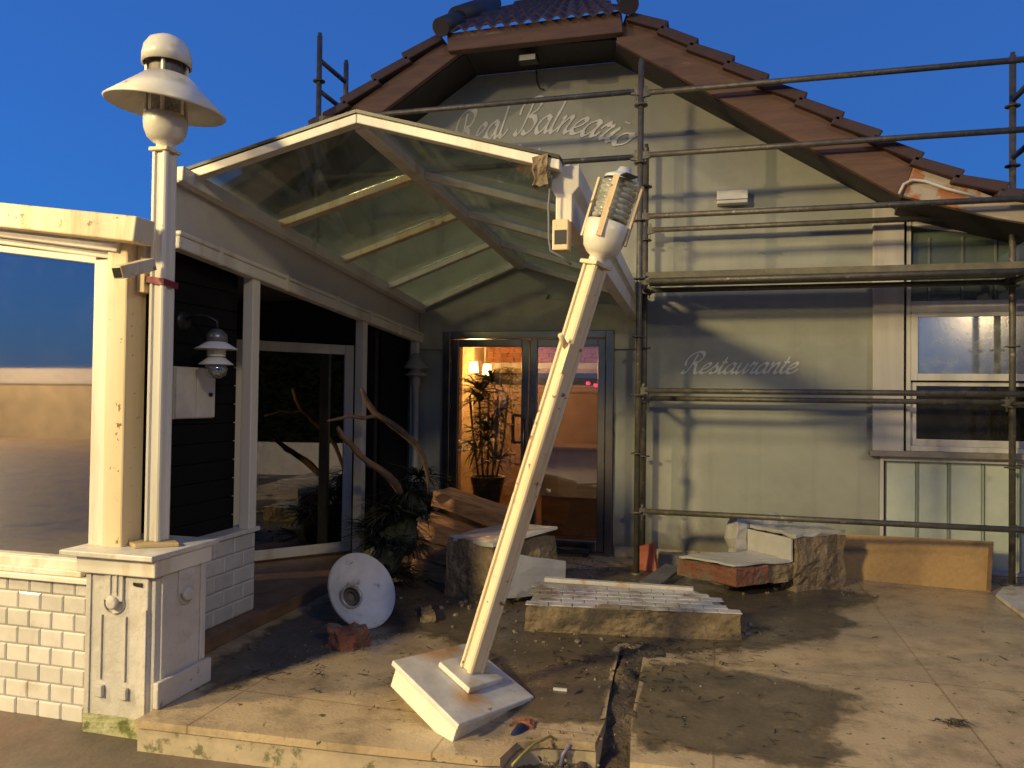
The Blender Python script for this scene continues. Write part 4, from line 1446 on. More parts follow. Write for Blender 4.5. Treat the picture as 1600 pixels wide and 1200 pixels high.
mb.rough(2, 0.006, 30, 1)
mb.build('broken_notch', M_BLACK, pil)
# mossy foot
mb = MB().box(px0, px1 - ch, py0 - 0.012, py0 - 0.001, STREET, STREET + 0.09)
mb.rough(4, 0.006, 20, 4)
mb.build('mossy_foot', mat('mossy_render', (0.42, 0.40, 0.24), 0.9, col2=(0.26, 0.27, 0.10), scale=12, dirt=(0.12, 0.13, 0.04), dscale=14, dlo=0.5, dhi=0.6, bump=0.6), pil)


# ================================================================== LAMPS
def fluted_post(mb, s, z0, z1, groove=0.012):
    h = s / 2
    q = []
    for k in range(4):
        a = k * math.pi / 2
        for x, y in ((-h * 0.72, -h), (-h * 0.5, -h), (-h * 0.42, -h + groove), (h * 0.42, -h + groove), (h * 0.5, -h), (h * 0.72, -h), (h * 0.9, -h * 0.9)):
            q.append((x * math.cos(a) - y * math.sin(a), x * math.sin(a) + y * math.cos(a)))
    mb.prism([(x, y, z0) for x, y in q], (0, 0, z1 - z0))


def lamp(root, Lp, s, intact):
    mb = MB()
    fluted_post(mb, s, 0.0, Lp)
    mb.build('post', M_WHITE_RUST if not intact else M_WHITE, root, world=False, bevel=0.002)
    mb = MB().box(-s * 0.6, s * 0.6, -s * 0.6, s * 0.6, Lp + 0.001, Lp + 0.022)
    mb.build('collar', M_WHITE_RUST, root, world=False, bevel=0.004)
    z = Lp + 0.022
    k_ = 0.78 if intact else 0.92
    mb = MB().lathe([(0.045, z), (0.042, z + 0.03 * k_), (0.065, z + 0.045 * k_), (0.089, z + 0.075 * k_), (0.102, z + 0.12 * k_), (0.106, z + 0.165 * k_), (0.106, z + 0.215 * k_), (0.096, z + 0.218 * k_)], 36)
    mb.build('bowl', M_LAMPWHITE, root, world=False)
    zb = z + 0.218 * k_
    if intact:
        mb = MB().lathe([(0.070, zb - 0.005), (0.070, zb + 0.27)], 28)
        mb.build('glass_cylinder', G_LAMP, root, world=False)
        mb = MB().lathe([(0.0, zb + 0.01), (0.05, zb + 0.02), (0.05, zb + 0.05), (0.03, zb + 0.07), (0.03, zb + 0.2), (0, zb + 0.2)], 20)
        mb.build('bulb_holder', M_ROUGHGREY, root, world=False)
        zs = zb + 0.035
        tilt = Matrix.Translation((0, 0, zs)) @ Matrix.Rotation(R(7), 4, Vector((0.3, 0.95, 0)))
        mb = MB().lathe([(0.288, 0.0), (0.292, 0.006), (0.105, 0.170), (0.100, 0.165), (0.283, -0.004), (0.288, 0.0)], 48, tilt)
        mb.build('lamp_shade', M_LAMPWHITE, root, world=False)
        mb = MB()
        for k in range(4):
            a = k * math.pi / 2 + 0.5
            x, y = 0.095 * math.cos(a), 0.095 * math.sin(a)
            mb.bar((x, y, zb), (x, y, zb + 0.26), 0.014, 0.014, (0.1, 1, 0))
        mb.build('cage_bars', M_LAMPWHITE, root, world=False)
        zd = zb + 0.258
        mb = MB().lathe([(0.112, zd), (0.120, zd + 0.0), (0.120, zd + 0.05), (0.112, zd + 0.09), (0.09, zd + 0.125), (0.05, zd + 0.148), (0, zd + 0.155)], 36)
        mb.build('dome_cap', M_LAMPWHITE, root, world=False)
        mb = MB().lathe([(0.084, zb + 0.17), (0.084, zd + 0.05)], 24)
        mb.build('inner_sleeve', mat('brown_sleeve', (0.14, 0.10, 0.075), 0.5, bump=0), root, world=False)
    else:
        prof = []
        for k in range(7):
            zz = zb + 0.012 + k * 0.028
            prof += [(0.078, zz), (0.090, zz + 0.007), (0.090, zz + 0.018), (0.078, zz + 0.026)]
        mb = MB().lathe(prof, 32)
        mb.build('ribbed_glass', G_LAMP, root, world=False)
        mb = MB().lathe([(0.0, zb), (0.045, zb), (0.045, zb + 0.19), (0, zb + 0.19)], 20)
        mb.build('core', mat('pale_lamp_core', (0.42, 0.42, 0.34), 0.5), root, world=False)
        for k in range(4):
            a = k * math.pi / 2 + 0.55
            x, y = 0.112 * math.cos(a), 0.112 * math.sin(a)
            mb = MB().bar((x, y, z + 0.11), (x, y, zb + 0.21), 0.030, 0.012, (math.cos(a), math.sin(a), 0))
            mb.build('cage_bar', M_WHITE_RUST, root, world=False, bevel=0.002)
        mb = MB().lathe([(0.088, zb + 0.212), (0.088, zb + 0.226), (0.06, zb + 0.242), (0.04, zb + 0.255), (0.03, zb + 0.28), (0.0, zb + 0.287)], 28)
        mb.build('clear_cap', mat('cloudy_cap', (0.55, 0.56, 0.52), 0.2, bump=0.1), root, world=False)
        mb = MB()
        mb.bar((-0.04, 0.03, zb + 0.222), (-0.14, 0.08, zb + 0.215), 0.06, 0.008)
        mb.build('bent_tab', M_DARKMETAL, root, world=False)
    return zb


pb = Vector((-2.735, 3.32, zcap + 0.022))
lp = thing('lamp_post', 'upright white lamp post with wide cone shade standing on the gate pillar', 'lamp post', pb, rot=(0, 0, 0))
Lp_ = aY(255, 240, 3.32).z - pb.z
lamp(lp, Lp_, 0.092, True)
mb = MB().prism([(-0.19, -0.02, -0.021), (-0.02, -0.13, -0.021), (0.15, -0.02, -0.021), (-0.02, 0.12, -0.021)], (0, 0, 0.020))
mb.build('base_slab', mat('rust_stained_slab', (0.50, 0.38, 0.20), 0.5, dirt=(0.42, 0.22, 0.05), dscale=9), lp, world=False, bevel=0.004)
# red tape
zt_ = aY(250, 441, 3.3).z
mb = MB()
hh = 0.052
ring = [(-hh, -hh), (hh, -hh), (hh, hh), (-hh, hh)]
for (xa, ya), (xb, yb2), dz0, dz1 in ((ring[0], ring[1], 0.012, -0.002), (ring[1], ring[2], -0.002, -0.012), (ring[2], ring[3], -0.012, 0), (ring[3], ring[0], 0, 0.012)):
    P0 = Vector((pb.x + xa, pb.y + ya, zt_ + dz0))
    P1 = Vector((pb.x + xb, pb.y + yb2, zt_ + dz1))
    mb.bar(P0, P1, 0.004, 0.032)
mb.bar(Vector((pb.x - hh, pb.y - hh, zt_ + 0.01)), Vector((pb.x - hh - 0.05, pb.y - hh + 0.06, zt_ + 0.03)), 0.004, 0.03)
tag(mb.build('red_tape', M_RED), 'dark red tape tied round the upright lamp post', 'tape')

# ---- fallen, leaning lamp post on its broken pillar cap
pbase = aZ(737, 1046, 0.14)
ptop = EYE + ray(934, 405) * 1.0
# leaning direction: keep the head at about the same camera depth as the foot
fw = CM.to_3x3() @ Vector((0, 0, -1))
dep = (pbase - EYE).dot(fw)
ptop = EYE + ray(930, 417) * (dep * 0.985)
axis = (ptop - pbase).normalized()
Lp2 = (ptop - pbase).length
# frame: z along the post, x towards the left corner of the slab
cl = aP(616, 1022, pbase, axis)
cr = aP(838, 1079, pbase, axis)
cf = aP(720, 1122, pbase, axis)
cen = (cl + cr) / 2
xax = ((cl - cf).normalized())
xax = (xax - axis * xax.dot(axis)).normalized()
yax = axis.cross(xax)
rm = Matrix((xax, yax, axis)).transposed()
lean = thing('lamp_post', 'toppled white lamp post without shade leaning right on a broken marble pillar cap', 'lamp post', pbase, rot=rm.to_euler())
lamp(lean, Lp2, 0.098, False)
inv = rm.inverted()


def loc(p):
    return inv @ (p - pbase)


lcl, lcr, lcf = loc(cl), loc(cr), loc(cf)
lcb = lcl + lcr - lcf
ctr2 = (lcl + lcr) / 2
zt2 = -0.03
mb = MB()
mb.prism([Vector((q.x, q.y, zt2 - 0.028)) for q in (lcl, lcf, lcr, lcb)], (0, 0, 0.027))
m_st = mat('stained_marble', (0.58, 0.56, 0.51), 0.38, col2=(0.43, 0.41, 0.37), scale=7, bump=0.15, chip=(0.25, 0.22, 0.17), chipat=0.66)
snt = m_st.node_tree
sb = snt.nodes['Principled BSDF']
scur = sb.inputs['Base Color'].links[0].from_socket
stc = [n for n in snt.nodes if n.type == 'TEX_COORD'][0]
sno = nd(snt, 'ShaderNodeTexNoise')
sno.inputs['Scale'].default_value = 11
sno.inputs['Detail'].default_value = 7
snt.links.new(stc.outputs['Object'], sno.inputs['Vector'])
for (u_, v_, r_s) in ((672, 1018, 0.12), (735, 1092, 0.10), (700, 1012, 0.10)):
    lp_ = loc(aP(u_, v_, pbase + axis * zt2, axis))
    vd = nd(snt, 'ShaderNodeVectorMath', operation='DISTANCE')
    snt.links.new(stc.outputs['Object'], vd.inputs[0])
    vd.inputs[1].default_value = lp_
    ma = nd(snt, 'ShaderNodeMath', operation='MULTIPLY_ADD')
    ma.inputs[1].default_value = 0.16
    snt.links.new(sno.outputs['Fac'], ma.inputs[0])
    snt.links.new(vd.outputs['Value'], ma.inputs[2])
    sm_ = nd(snt, 'ShaderNodeMapRange')
    sm_.inputs['From Min'].default_value = r_s + 0.11
    sm_.inputs['From Max'].default_value = 0.085
    sm_.inputs['To Max'].default_value = 1.0
    snt.links.new(ma.outputs[0], sm_.inputs['Value'])
    mxs = nd(snt, 'ShaderNodeMix', data_type='RGBA')
    snt.links.new(sm_.outputs[0], mxs.inputs['Factor'])
    snt.links.new(scur, mxs.inputs['A'])
    mxs.inputs['B'].default_value = (0.42, 0.20, 0.03, 1)
    scur = mxs.outputs['Result']
snt.links.new(scur, sb.inputs['Base Color'])
mb.build('cap_slab', m_st, lean, world=False, bevel=0.006)
mb = MB()
sm = []
for q in (lcl, lcf, lcr, lcb):
    sm.append(ctr2.lerp(q, 0.93))
mb.prism([Vector((q.x, q.y, zt2 - 0.13)) for q in sm], (0, 0, 0.101))
mb.build('cap_block', M_WHITE, lean, world=False, bevel=0.008)
mb = MB()
mc = []
for q in (lcl, lcf, lcr, lcb):
    mc.append(ctr2.lerp(q, 0.62))
mm_ = MB().prism([Vector((q.x, q.y, zt2 - 0.20)) for q in mc], (0, 0, 0.075))
mm_.rough(5, 0.03, 9, 4)
mm_.build('broken_mortar', M_MASON, lean, world=False)
hs = 0.135
bp_ = [(q - ctr2) * 0.46 for q in (lcl, lcf, lcr, lcb)]
mb.prism([Vector((q.x, q.y, zt2 + 0.0005)) for q in bp_], (0, 0, 0.028))
mb.build('base_plate', M_MARBLE, lean, world=False, bevel=0.006)
mb = MB()
zz = Lp2 * 0.80
mb.box(-0.052, -0.049 + 0.02, 0.03, 0.058, zz - 0.13, zz + 0.02)
mb.tube([(-0.02, 0.05, zz), (-0.03, 0.12, zz + 0.045)], [0.016, 0.012], 8)
mb.build('bracket_stub', M_WHITE_RUST, lean, world=False)

# ================================================================== SCAFFOLD
sca = thing('scaffold', 'weathered steel tube scaffold standing in front of the grey green wall', 'scaffold', (-0.65, 6.9, 0))
YA, YBk = 6.65, 7.2
SX = [-3.74, -0.65, 2.36]
tr = 0.026
for i, X in enumerate(SX):
    for y in (YA, YBk):
        z0_ = 4.38 if (i == 0 and y == YBk) else 0.03
        top = (4.98 if y == YA else 4.95) if i == 0 else (4.42 if i == 1 else 4.40)
        if i == 1 and y == YBk:
            top = 3.85
        mb = MB().tube([(X, y, z0_), (X, y, top)], tr, 12)
        if z0_ < 1:
            mb.tube([(X, y, 0.0), (X, y, 0.03)], 0.055, 12)
        mb.lathe([(tr, top - 0.001), (0.019, top), (0.019, top + 0.03), (0, top + 0.03)], 12, Matrix.Translation((X, y, 0)))
        st = mb.build('standard', M_STEEL, sca)
        z = 0.54 if z0_ < 1 else 4.54
        off = 0.0 if y == YA else -0.06
        while z + off < top:
            mb = MB()
            mb.lathe([(tr, z + off - 0.006), (0.058, z + off - 0.005), (0.058, z + off + 0.005), (tr, z + off + 0.006)], 16, Matrix.Translation((X, y, 0)))
            z += 0.5
            mb.build('rosette', M_STEEL, st)


def ledger(x0, x1, y, z, r_=0.024):
    mb = MB().tube([(x0 + 0.06, y, z + 0.015), (x1 - 0.06, y, z + 0.015)], r_, 10)
    for x, s in ((x0, 1), (x1, -1)):
        mb.hexa([(x + s * 0.02, y - 0.02, z - 0.025), (x + s * 0.085, y - 0.018, z - 0.01), (x + s * 0.085, y + 0.018, z - 0.01), (x + s * 0.02, y + 0.02, z - 0.025),
                 (x + s * 0.02, y - 0.02, z + 0.045), (x + s * 0.085, y - 0.018, z + 0.04), (x + s * 0.085, y + 0.018, z + 0.04), (x + s * 0.02, y + 0.02, z + 0.045)])
        mb.hexa([(x + s * 0.036, y - 0.007, z - 0.06), (x + s * 0.046, y - 0.007, z - 0.06), (x + s * 0.046, y + 0.007, z - 0.06), (x + s * 0.036, y + 0.007, z - 0.06),
                 (x + s * 0.034, y - 0.012, z + 0.075), (x + s * 0.052, y - 0.012, z + 0.075), (x + s * 0.052, y + 0.012, z + 0.075), (x + s * 0.034, y + 0.012, z + 0.075)])
    mb.build('ledger', M_STEEL, sca)


X4 = 5.37
for z in (4.13, 3.59, 3.06, 1.565, 0.535):
    ledger(SX[1], SX[2], YA, z)
    ledger(SX[2], X4, YA, z)
for z in (3.06, 1.50):
    ledger(SX[1], SX[2], YBk, z)
ledger(SX[0], SX[1], YA, 4.15)
ledger(SX[0], SX[1], YA, 3.58)
for i, X in enumerate(SX):
    for z in ((4.45, 4.75) if i == 0 else ((2.52, 1.53) if i == 1 else (4.03, 3.55, 2.52, 1.5, 0.5))):
        mb = MB().tube([(X, YA + 0.03, z), (X, YBk - 0.03, z - (0.0))], 0.024, 10)
        mb.build('transom', M_STEEL, sca)
for y0, y1 in ((YA + 0.03, YA + 0.275), (YA + 0.285, YBk - 0.03)):
    mb = MB()
    mb.box(SX[1] + 0.05, SX[2] - 0.02, y0, y1, 2.545, 2.60)
    mb.build('deck_board', M_PLANKMETAL, sca, bevel=0.004)
mb = MB().box(SX[2] + 0.03, X4, YA + 0.03, YBk - 0.03, 2.545, 2.60)
mb.build('deck_board', M_PLANKMETAL, sca, bevel=0.004)
for y in (YA, YBk):
    ledger(SX[1], SX[2], y, 2.50)

# ================================================================== FALLEN THINGS
# lamp shade lying on the floor, open side towards the street
sh_c = aZ(565, 978, 0.0)
op = EYE + ray(566, 922) * ((Vector((sh_c.x, sh_c.y, 0)) - EYE).dot(fw) + 0.02)
face_dir = Vector((1.15, -0.62, 0.72)).normalized()
q_ = face_dir.to_track_quat('Z', 'Y')
shd = thing('fallen_shade', 'fallen white cone lamp shade lying on its side on the muddy floor', 'lamp shade', op, rot=q_.to_euler())
mb = MB().lathe([(0.250, 0.0), (0.254, 0.003), (0.078, -0.165), (0.072, -0.16), (0.246, 0.004), (0.244, 0.0)], 110, smooth=False)
mb.build('cone', mat('scuffed_enamel', (0.66, 0.65, 0.62), 0.35, dirt=(0.22, 0.16, 0.10), dscale=9, dlo=0.55, dhi=0.66, bump=0.08), shd, world=False)
mb = MB().lathe([(0.078, -0.155), (0.078, -0.125), (0.066, -0.125), (0.066, -0.20), (0.060, -0.20), (0.060, -0.13)], 32)
mb.build('collar_ring', mat('scratched_zinc', (0.4, 0.38, 0.33), 0.35, 0.6), shd, world=False)
mb = MB().lathe([(0, -0.175), (0.058, -0.175), (0.058, -0.15), (0.04, -0.145)], 24)
mb.build('socket', mat('brown_socket', (0.13, 0.10, 0.07), 0.6), shd, world=False)


def rock(name, label, cat, pts, z0, z1, material, amp=0.02, cuts=3, freq=7, seed=1.0, taper=0.96):
    c = Vector((sum(p[0] for p in pts) / len(pts), sum(p[1] for p in pts) / len(pts), 0))
    mb = MB()
    n = len(pts)
    a = [mb.bm.verts.new((p[0], p[1], z0)) for p in pts]
    b = [mb.bm.verts.new((c.x + (p[0] - c.x) * taper, c.y + (p[1] - c.y) * taper, z1)) for p in pts]
    mb.bm.faces.new(a[::-1])
    mb.bm.faces.new(b)
    for i in range(n):
        mb.bm.faces.new([a[i], a[(i + 1) % n], b[(i + 1) % n], b[i]])
    mb.rough(cuts, amp, freq, seed)
    return mb, c


# red brick lump in front of the shade
c = aZ(537, 1012)
mb, cc = rock('', '', '', [(c.x - 0.10, c.y - 0.06), (c.x + 0.10, c.y - 0.05), (c.x + 0.11, c.y + 0.08), (c.x - 0.09, c.y + 0.08)], 0, 0.12, None, 0.045, 5, 9, 2)
tag(mb.build('brick_lump', M_BRICKRED), 'broken red brick lump in front of the fallen lamp shade', 'brick')
# brown masonry block with white broken top behind the pole
bA = aZ(695, 932)
bB = aZ(768, 948)
ux = (bB - bA).normalized()
uy = Vector((-ux.y, ux.x, 0))
mbk = thing('masonry_block', 'upright brown masonry block with broken white tiles on top behind the toppled lamp post', 'masonry', bA)
wB = (bB - bA).length
P = [bA, bA + ux * wB, bA + ux * (wB + 0.16) + uy * 0.62, bA + uy * 0.55 + ux * 0.05]
mb, cc = rock('', '', '', P, -0.005, 0.44, None, 0.03, 5, 6, 3)
mb.build('core', M_MASON, mbk)
mb = MB()
tl = [q + Vector((0, 0, 0.425)) for q in (bA + ux * 0.0 + uy * 0.03, bA + ux * wB, bA + ux * (wB + 0.2) + uy * 0.55, bA + ux * 0.15 + uy * 0.52)]
tl[2].z += 0.08
tl[3].z += 0.05
mb.prism(tl, (0, 0, 0.025))
mb.rough(3, 0.012, 12, 5)
mb.build('tile_skin', M_TILE, mbk)
mb = MB()
s0_, s1_ = bA + ux * (wB + 0.035) + uy * 0.02, bA + ux * (wB + 0.22) + uy * 0.6
mb.prism([s0_ + Vector((0, 0, 0.06)), s1_ + Vector((0, 0, 0.02)), s1_ + Vector((0, 0, 0.26)), s0_ + Vector((0, 0, 0.40))], ux * 0.02)
mb.rough(3, 0.01, 12, 6)
mb.build('side_tile_skin', M_TILE, mbk)

# flat tiled slab
f0, f1 = aZ(820, 988), aZ(1160, 1004)
b1, b0 = aZ(1088, 921, 0.185), aZ(845, 905, 0.185)
b0.z = b1.z = 0
tsl = thing('tiled_slab', 'flat broken wall slab with white tiled face lying right of the toppled lamp post', 'wall slab', f0)
mb, cc = rock('', '', '', [f0, f1, b1, b0], -0.005, 0.165, None, 0.014, 6, 8, 9, 0.99)
mb.build('core', M_MASON, tsl)
mb = MB()
ux = (f1 - f0).normalized()
uy = Vector((-ux.y, ux.x, 0))
Lx = (f1 - f0).length
dxb = (b1 - f0).dot(ux)
dyb = (b1 - f0).dot(uy)


def clip_t(x, y):
    if x > Lx - 0.01 - (Lx - dxb) * (y / dyb):
        return True
    if x < 0.12 + 0.06 * math.sin(y * 37) and 0.05 < y < 0.24:
        return True
    return y > dyb - 0.02


mb.prism([q + Vector((0, 0, 0.166)) for q in (f0 + ux * 0.02 + uy * 0.01, f1 - ux * 0.02 + uy * 0.01, b1 - uy * 0.01, b0 - uy * 0.01)], (0, 0, 0.008))
mb.build('mortar_bed', mat('pale_mortar', (0.34, 0.31, 0.26), 0.9, bump=0.3), tsl)
mb = MB()
tiles(mb, f0 + Vector((0, 0, 0.1745)), ux, uy, (0, 0, 1), Lx, dyb, 0.152, 0.093, gap=0.0045, thick=0.006, bev=0.004, clip=clip_t, jitter=0.001)
mb.build('tiles', mat('grimy_tile', (0.62, 0.60, 0.56), 0.15, col2=(0.5, 0.48, 0.44), dirt=(0.20, 0.15, 0.09), dscale=3.5, dlo=0.46, dhi=0.62, bump=0.05), tsl)
mb = MB()
mb.bar(b0 + ux * 0.03 + Vector((0, 0, 0.185)), b1 - ux * 0.02 + Vector((0, 0, 0.185)), 0.05, 0.03)
mb.build('marble_edge', M_MARBLE, tsl, bevel=0.004)

# L-shaped masonry chunk at the right
q0, q1 = aZ(1243, 928), aZ(1324, 917)
zc_ = 0.42
chk = thing('masonry_chunk', 'stepped masonry chunk with white tiled top and red brick end near the right wall', 'masonry', q0)
ux = (q1 - q0).normalized()
uy = Vector((-ux.y, ux.x, 0))
w_ = (q1 - q0).length
mb, cc = rock('', '', '', [q0, q1, q1 + uy * 0.5, q0 + uy * 0.5], -0.005, zc_, None, 0.035, 6, 6, 11, 0.95)
mb.build('core', M_MASON, chk)
mb = MB()
mb.prism([q + Vector((0, 0, zc_ + 0.012)) for q in (q0 + ux * 0.02 + uy * 0.02, q1 - ux * 0.01 + uy * 0.02, q1 + uy * 0.48, q0 + uy * 0.50)], (0, 0, 0.025))
mb.rough(5, 0.022, 9, 2)
mb.build('tile_top', M_TILE, chk)
mb = MB()
mb.prism([q0 - ux * 0.012 + uy * 0.02 + Vector((0, 0, 0.25)), q0 - ux * 0.012 + uy * 0.5 + Vector((0, 0, 0.25)), q0 - ux * 0.012 + uy * 0.5 + Vector((0, 0, zc_ + 0.01)), q0 - ux * 0.012 + uy * 0.02 + Vector((0, 0, zc_ + 0.01))], -ux * 0.015)
mb.rough(2, 0.004, 10, 2)
mb.build('tile_side', M_TILE, chk)
mb = MB()
hb = q0 + uy * 0.52 - ux * 0.12
mb.prism([hb + Vector((0, 0, 0)), hb + ux * (w_ * 0.95), hb + ux * (w_ * 0.95) + uy * 0.12, hb + uy * 0.12], (0, 0, 0.52))
mb.rough(5, 0.04, 7, 7)
mb.build('upright_piece', M_TILE, chk)
mb = MB()
wl = 0.68
wg = [q0 + uy * 0.03, q0 + uy * 0.46, q0 - ux * (wl + 0.04) + uy * 0.52, q0 - ux * (wl - 0.12) + uy * 0.06]
mb.prism([q + Vector((0, 0, 0.10)) for q in wg], (0, 0, 0.13))
mb.rough(6, 0.035, 7, 5)
mb.build('wing', M_MASON, chk)
mb = MB()
wt = [q + Vector((0, 0, 0.243)) for q in wg]
mb.prism(wt, (0, 0, 0.016))
mb.rough(5, 0.014, 9, 9)
mb.build('wing_tiles', M_TILE, chk)
mb = MB()
e0 = q0 - ux * (wl + 0.0) + uy * 0.40
e1 = q0 - ux * (wl - 0.32) + uy * 0.025
be = [q0 + ux * a_ + uy * b_ + Vector((0, 0, 0.105)) for a_, b_ in ((-0.26, 0.02), (-0.57, 0.035), (-0.735, 0.52), (-0.70, 0.53), (-0.53, 0.09), (-0.27, 0.07))]
mb.prism(be, (0, 0, 0.125))
mb.rough(3, 0.014, 12, 9)
mb.build('brick_end', M_BRICKRED, chk)

# chipboard against the scaffold
k0, k1 = aZ(1318, 904), aZ(1549, 925)
chb = thing('chipboard_sheet', 'long brown chipboard sheet leaning against the scaffold at the right', 'board', k0)
kt1 = aY(1553, 846, k1.y + 0.12)
kt0 = aY(1313, 834, k0.y + 0.12)
nb = (k1 - k0).cross(kt0 - k0).normalized()
if nb.y > 0:
    nb = -nb
mb = MB().prism([k0, k1, kt1, kt0], -nb * 0.018)
mb.build('sheet', M_CHIP, chb, bevel=0.002)
mb = MB().bar(k1.lerp(kt1, 0.02) + nb * 0.002 - (k1 - k0).normalized() * 0.02, k1.lerp(kt1, 0.88) + nb * 0.002 - (k1 - k0).normalized() * 0.02, 0.03, 0.012, nb)
mb.build('edge_batten', M_DRIFT, chb)
# white slab at the right edge
a, b, c = aZ(1556, 928, 0.03), aZ(1600, 926, 0.03), aZ(1601, 962, 0.03)
mb = MB().prism([a, c, c + Vector((1.2, -0.1, 0)), b + Vector((1.2, 0.6, 0)), a + Vector((0.15, 0.3, 0))], (0, 0, -0.028))
tag(mb.build('marble_slab', M_MARBLE, None, bevel=0.004), 'white marble slab on the floor at the far right edge', 'slab')

# splintered wood pile by the door
wp = thing('timber_chunk', 'splintered pale timber chunk leaning by the door behind the masonry block', 'timber', aZ(700, 900))
YP = 6.15


def wpl(u0, v0, u1, v1, w, t, dy0=0.0, dy1=0.0, seed=0, nm='plank'):
    a, b = aY(u0, v0, YP + dy0), aY(u1, v1, YP + dy1)
    mb = MB().bar(a, b, t, w, (0, 0, 1))
    mb.rough(4, 0.012, 8, seed)
    mb.build(nm, M_SPLITWOOD, wp)


wpl(690, 775, 812, 818, 0.13, 0.30, 0.1, -0.05, 1)
wpl(682, 808, 760, 838, 0.13, 0.28, 0.08, 0.02, 2)
wpl(664, 822, 792, 862, 0.13, 0.32, 0.0, -0.1, 3)
wpl(652, 850, 785, 886, 0.13, 0.30, -0.05, -0.15, 4)
wpl(642, 872, 735, 908, 0.11, 0.28, -0.1, -0.2, 5)

# palms and driftwood
pm = thing('uprooted_palm', 'dark uprooted palm bush heaped between the open glass door and the timber', 'palm', (-2.55, 6.0, 0))
mb = MB()
for k, (u, v, y) in enumerate(((612, 800, 6.0), (640, 770, 6.2), (655, 745, 6.4), (600, 850, 5.8), (640, 850, 6.0), (610, 900, 5.7), (660, 800, 6.3), (590, 830, 6.0))):
    blades(mb, aY(u, v, y), 75, 0.42, 1.0, 0.45, 0.018, 40 + k, 0.6)
mb.build('fronds', M_LEAF, pm, recalc=False)
mb = MB()
for (u, v, y, r_) in ((625, 860, 6.05, 0.24), (645, 790, 6.25, 0.17), (600, 905, 5.9, 0.16)):
    c = aY(u, v, y)
    mb.lathe([(0, -r_), (r_ * 0.8, -r_ * 0.6), (r_, 0), (r_ * 0.7, r_ * 0.7), (0, r_)], 14, Matrix.Translation((c.x, c.y, max(c.z, r_))))
mb.rough(1, 0.09, 5, 3)
mb.build('root_mass', M_LEAF, pm)
dw = thing('driftwood_branch', 'forked driftwood branch rising out of the palm with a short stub pointing left', 'branch', aY(668, 745, 6.0))
mb = MB()
mb.tube([aY(u, v, y) for u, v, y in ((565, 606, 5.7), (572, 625, 5.72), (585, 645, 5.75), (603, 657, 5.8), (625, 672, 5.85), (650, 695, 5.95), (662, 715, 6.0), (667, 738, 6.05), (670, 770, 6.1))], [0.014, 0.022, 0.024, 0.028, 0.03, 0.028, 0.024, 0.018, 0.012], 10)
mb.rough(1, 0.008, 14, 1)
mb.build('stem', M_DRIFT, dw, smooth=True)
mb = MB()
mb.tube([aY(u, v, y) for u, v, y in ((512, 658, 5.5), (528, 655, 5.55), (545, 650, 5.6), (570, 653, 5.7), (590, 650, 5.76), (604, 657, 5.8))], [0.008, 0.012, 0.014, 0.016, 0.018, 0.02], 10)
mb.rough(1, 0.006, 14, 2)
mb.build('fork', M_DRIFT, dw, smooth=True)
mb = MB()
mb.tube([aY(u, v, y) for u, v, y in ((527, 668, 5.4), (533, 678, 5.42), (550, 697, 5.5), (565, 712, 5.55), (578, 724, 5.6), (600, 738, 5.7), (615, 752, 5.8), (625, 770, 5.9))], [0.016, 0.026, 0.026, 0.024, 0.026, 0.03, 0.036, 0.03], 10)
mb.rough(1, 0.01, 14, 3)
tag(mb.build('driftwood_branch', M_DRIFT, None, smooth=True), 'thick bare driftwood branch lying below the forked one before the white post', 'branch')

# things round the scaffold foot
c = aZ(1006, 890)
mb = MB()
mb.hexa([(c.x - 0.10, c.y - 0.06, 0.004), (c.x + 0.12, c.y - 0.08, 0.004), (c.x + 0.12, c.y + 0.06, 0.004), (c.x - 0.10, c.y + 0.06, 0.004),
         (c.x - 0.06, c.y - 0.03, 0.2), (c.x + 0.09, c.y - 0.03, 0.24), (c.x + 0.09, c.y + 0.04, 0.24), (c.x - 0.06, c.y + 0.04, 0.2)])
mb.rough(3, 0.012, 9, 2)
tag(mb.build('plastic_foot', M_ORANGE), 'dirty orange plastic block round the foot of the middle scaffold post', 'block')
mb = MB()
mb.prism([aZ(1000, 912, 0.05), aZ(1030, 918, 0.03), aZ(1065, 890, 0.06), aZ(1040, 884, 0.09)], (0, 0, 0.02))
tag(mb.build('grey_sheet', M_ROUGHGREY), 'thin grey sheet lying at the foot of the middle scaffold post', 'sheet')
mb = MB()
p_ = aZ(1050, 882, 0.0)
mb.box(p_.x - 0.12, p_.x + 0.12, p_.y - 0.06, p_.y + 0.08, 0.004, 0.10)
mb.rough(2, 0.01, 10, 4)
tag(mb.build('grey_block', M_ROUGHGREY), 'small grey block against the wall right of the middle scaffold post', 'block')
mb = MB()
mb.tube([aZ(1065, 890, 0.05), aZ(1085, 892, 0.03), aZ(1108, 897, 0.02), aZ(1125, 892, 0.04)], [0.014, 0.018, 0.018, 0.01], 8)
tag(mb.build('white_strip', M_WHITE), 'curled white trim strip on the floor before the stepped masonry chunk', 'strip')
mb = MB()
p_ = aZ(1130, 900)
mb.box(p_.x - 0.10, p_.x + 0.08, p_.y - 0.04, p_.y + 0.04, 0.004, 0.05)
mb.rough(2, 0.012, 12, 4)
tag(mb.build('tile_fragment', M_TILE), 'small white tile fragment under the wing of the stepped masonry chunk', 'fragment')
mb = MB()
p_ = aZ(885, 868, 0.0)
mb.bar((p_.x - 0.2, p_.y - 0.03, 0.05), (p_.x + 0.22, p_.y + 0.0, 0.05), 0.07, 0.05)
mb.rough(3, 0.014, 9, 4)
tag(mb.build('dark_bar', M_DARKMETAL), 'dark metal piece lying on the sill before the right door leaf', 'scrap')
mb = MB()
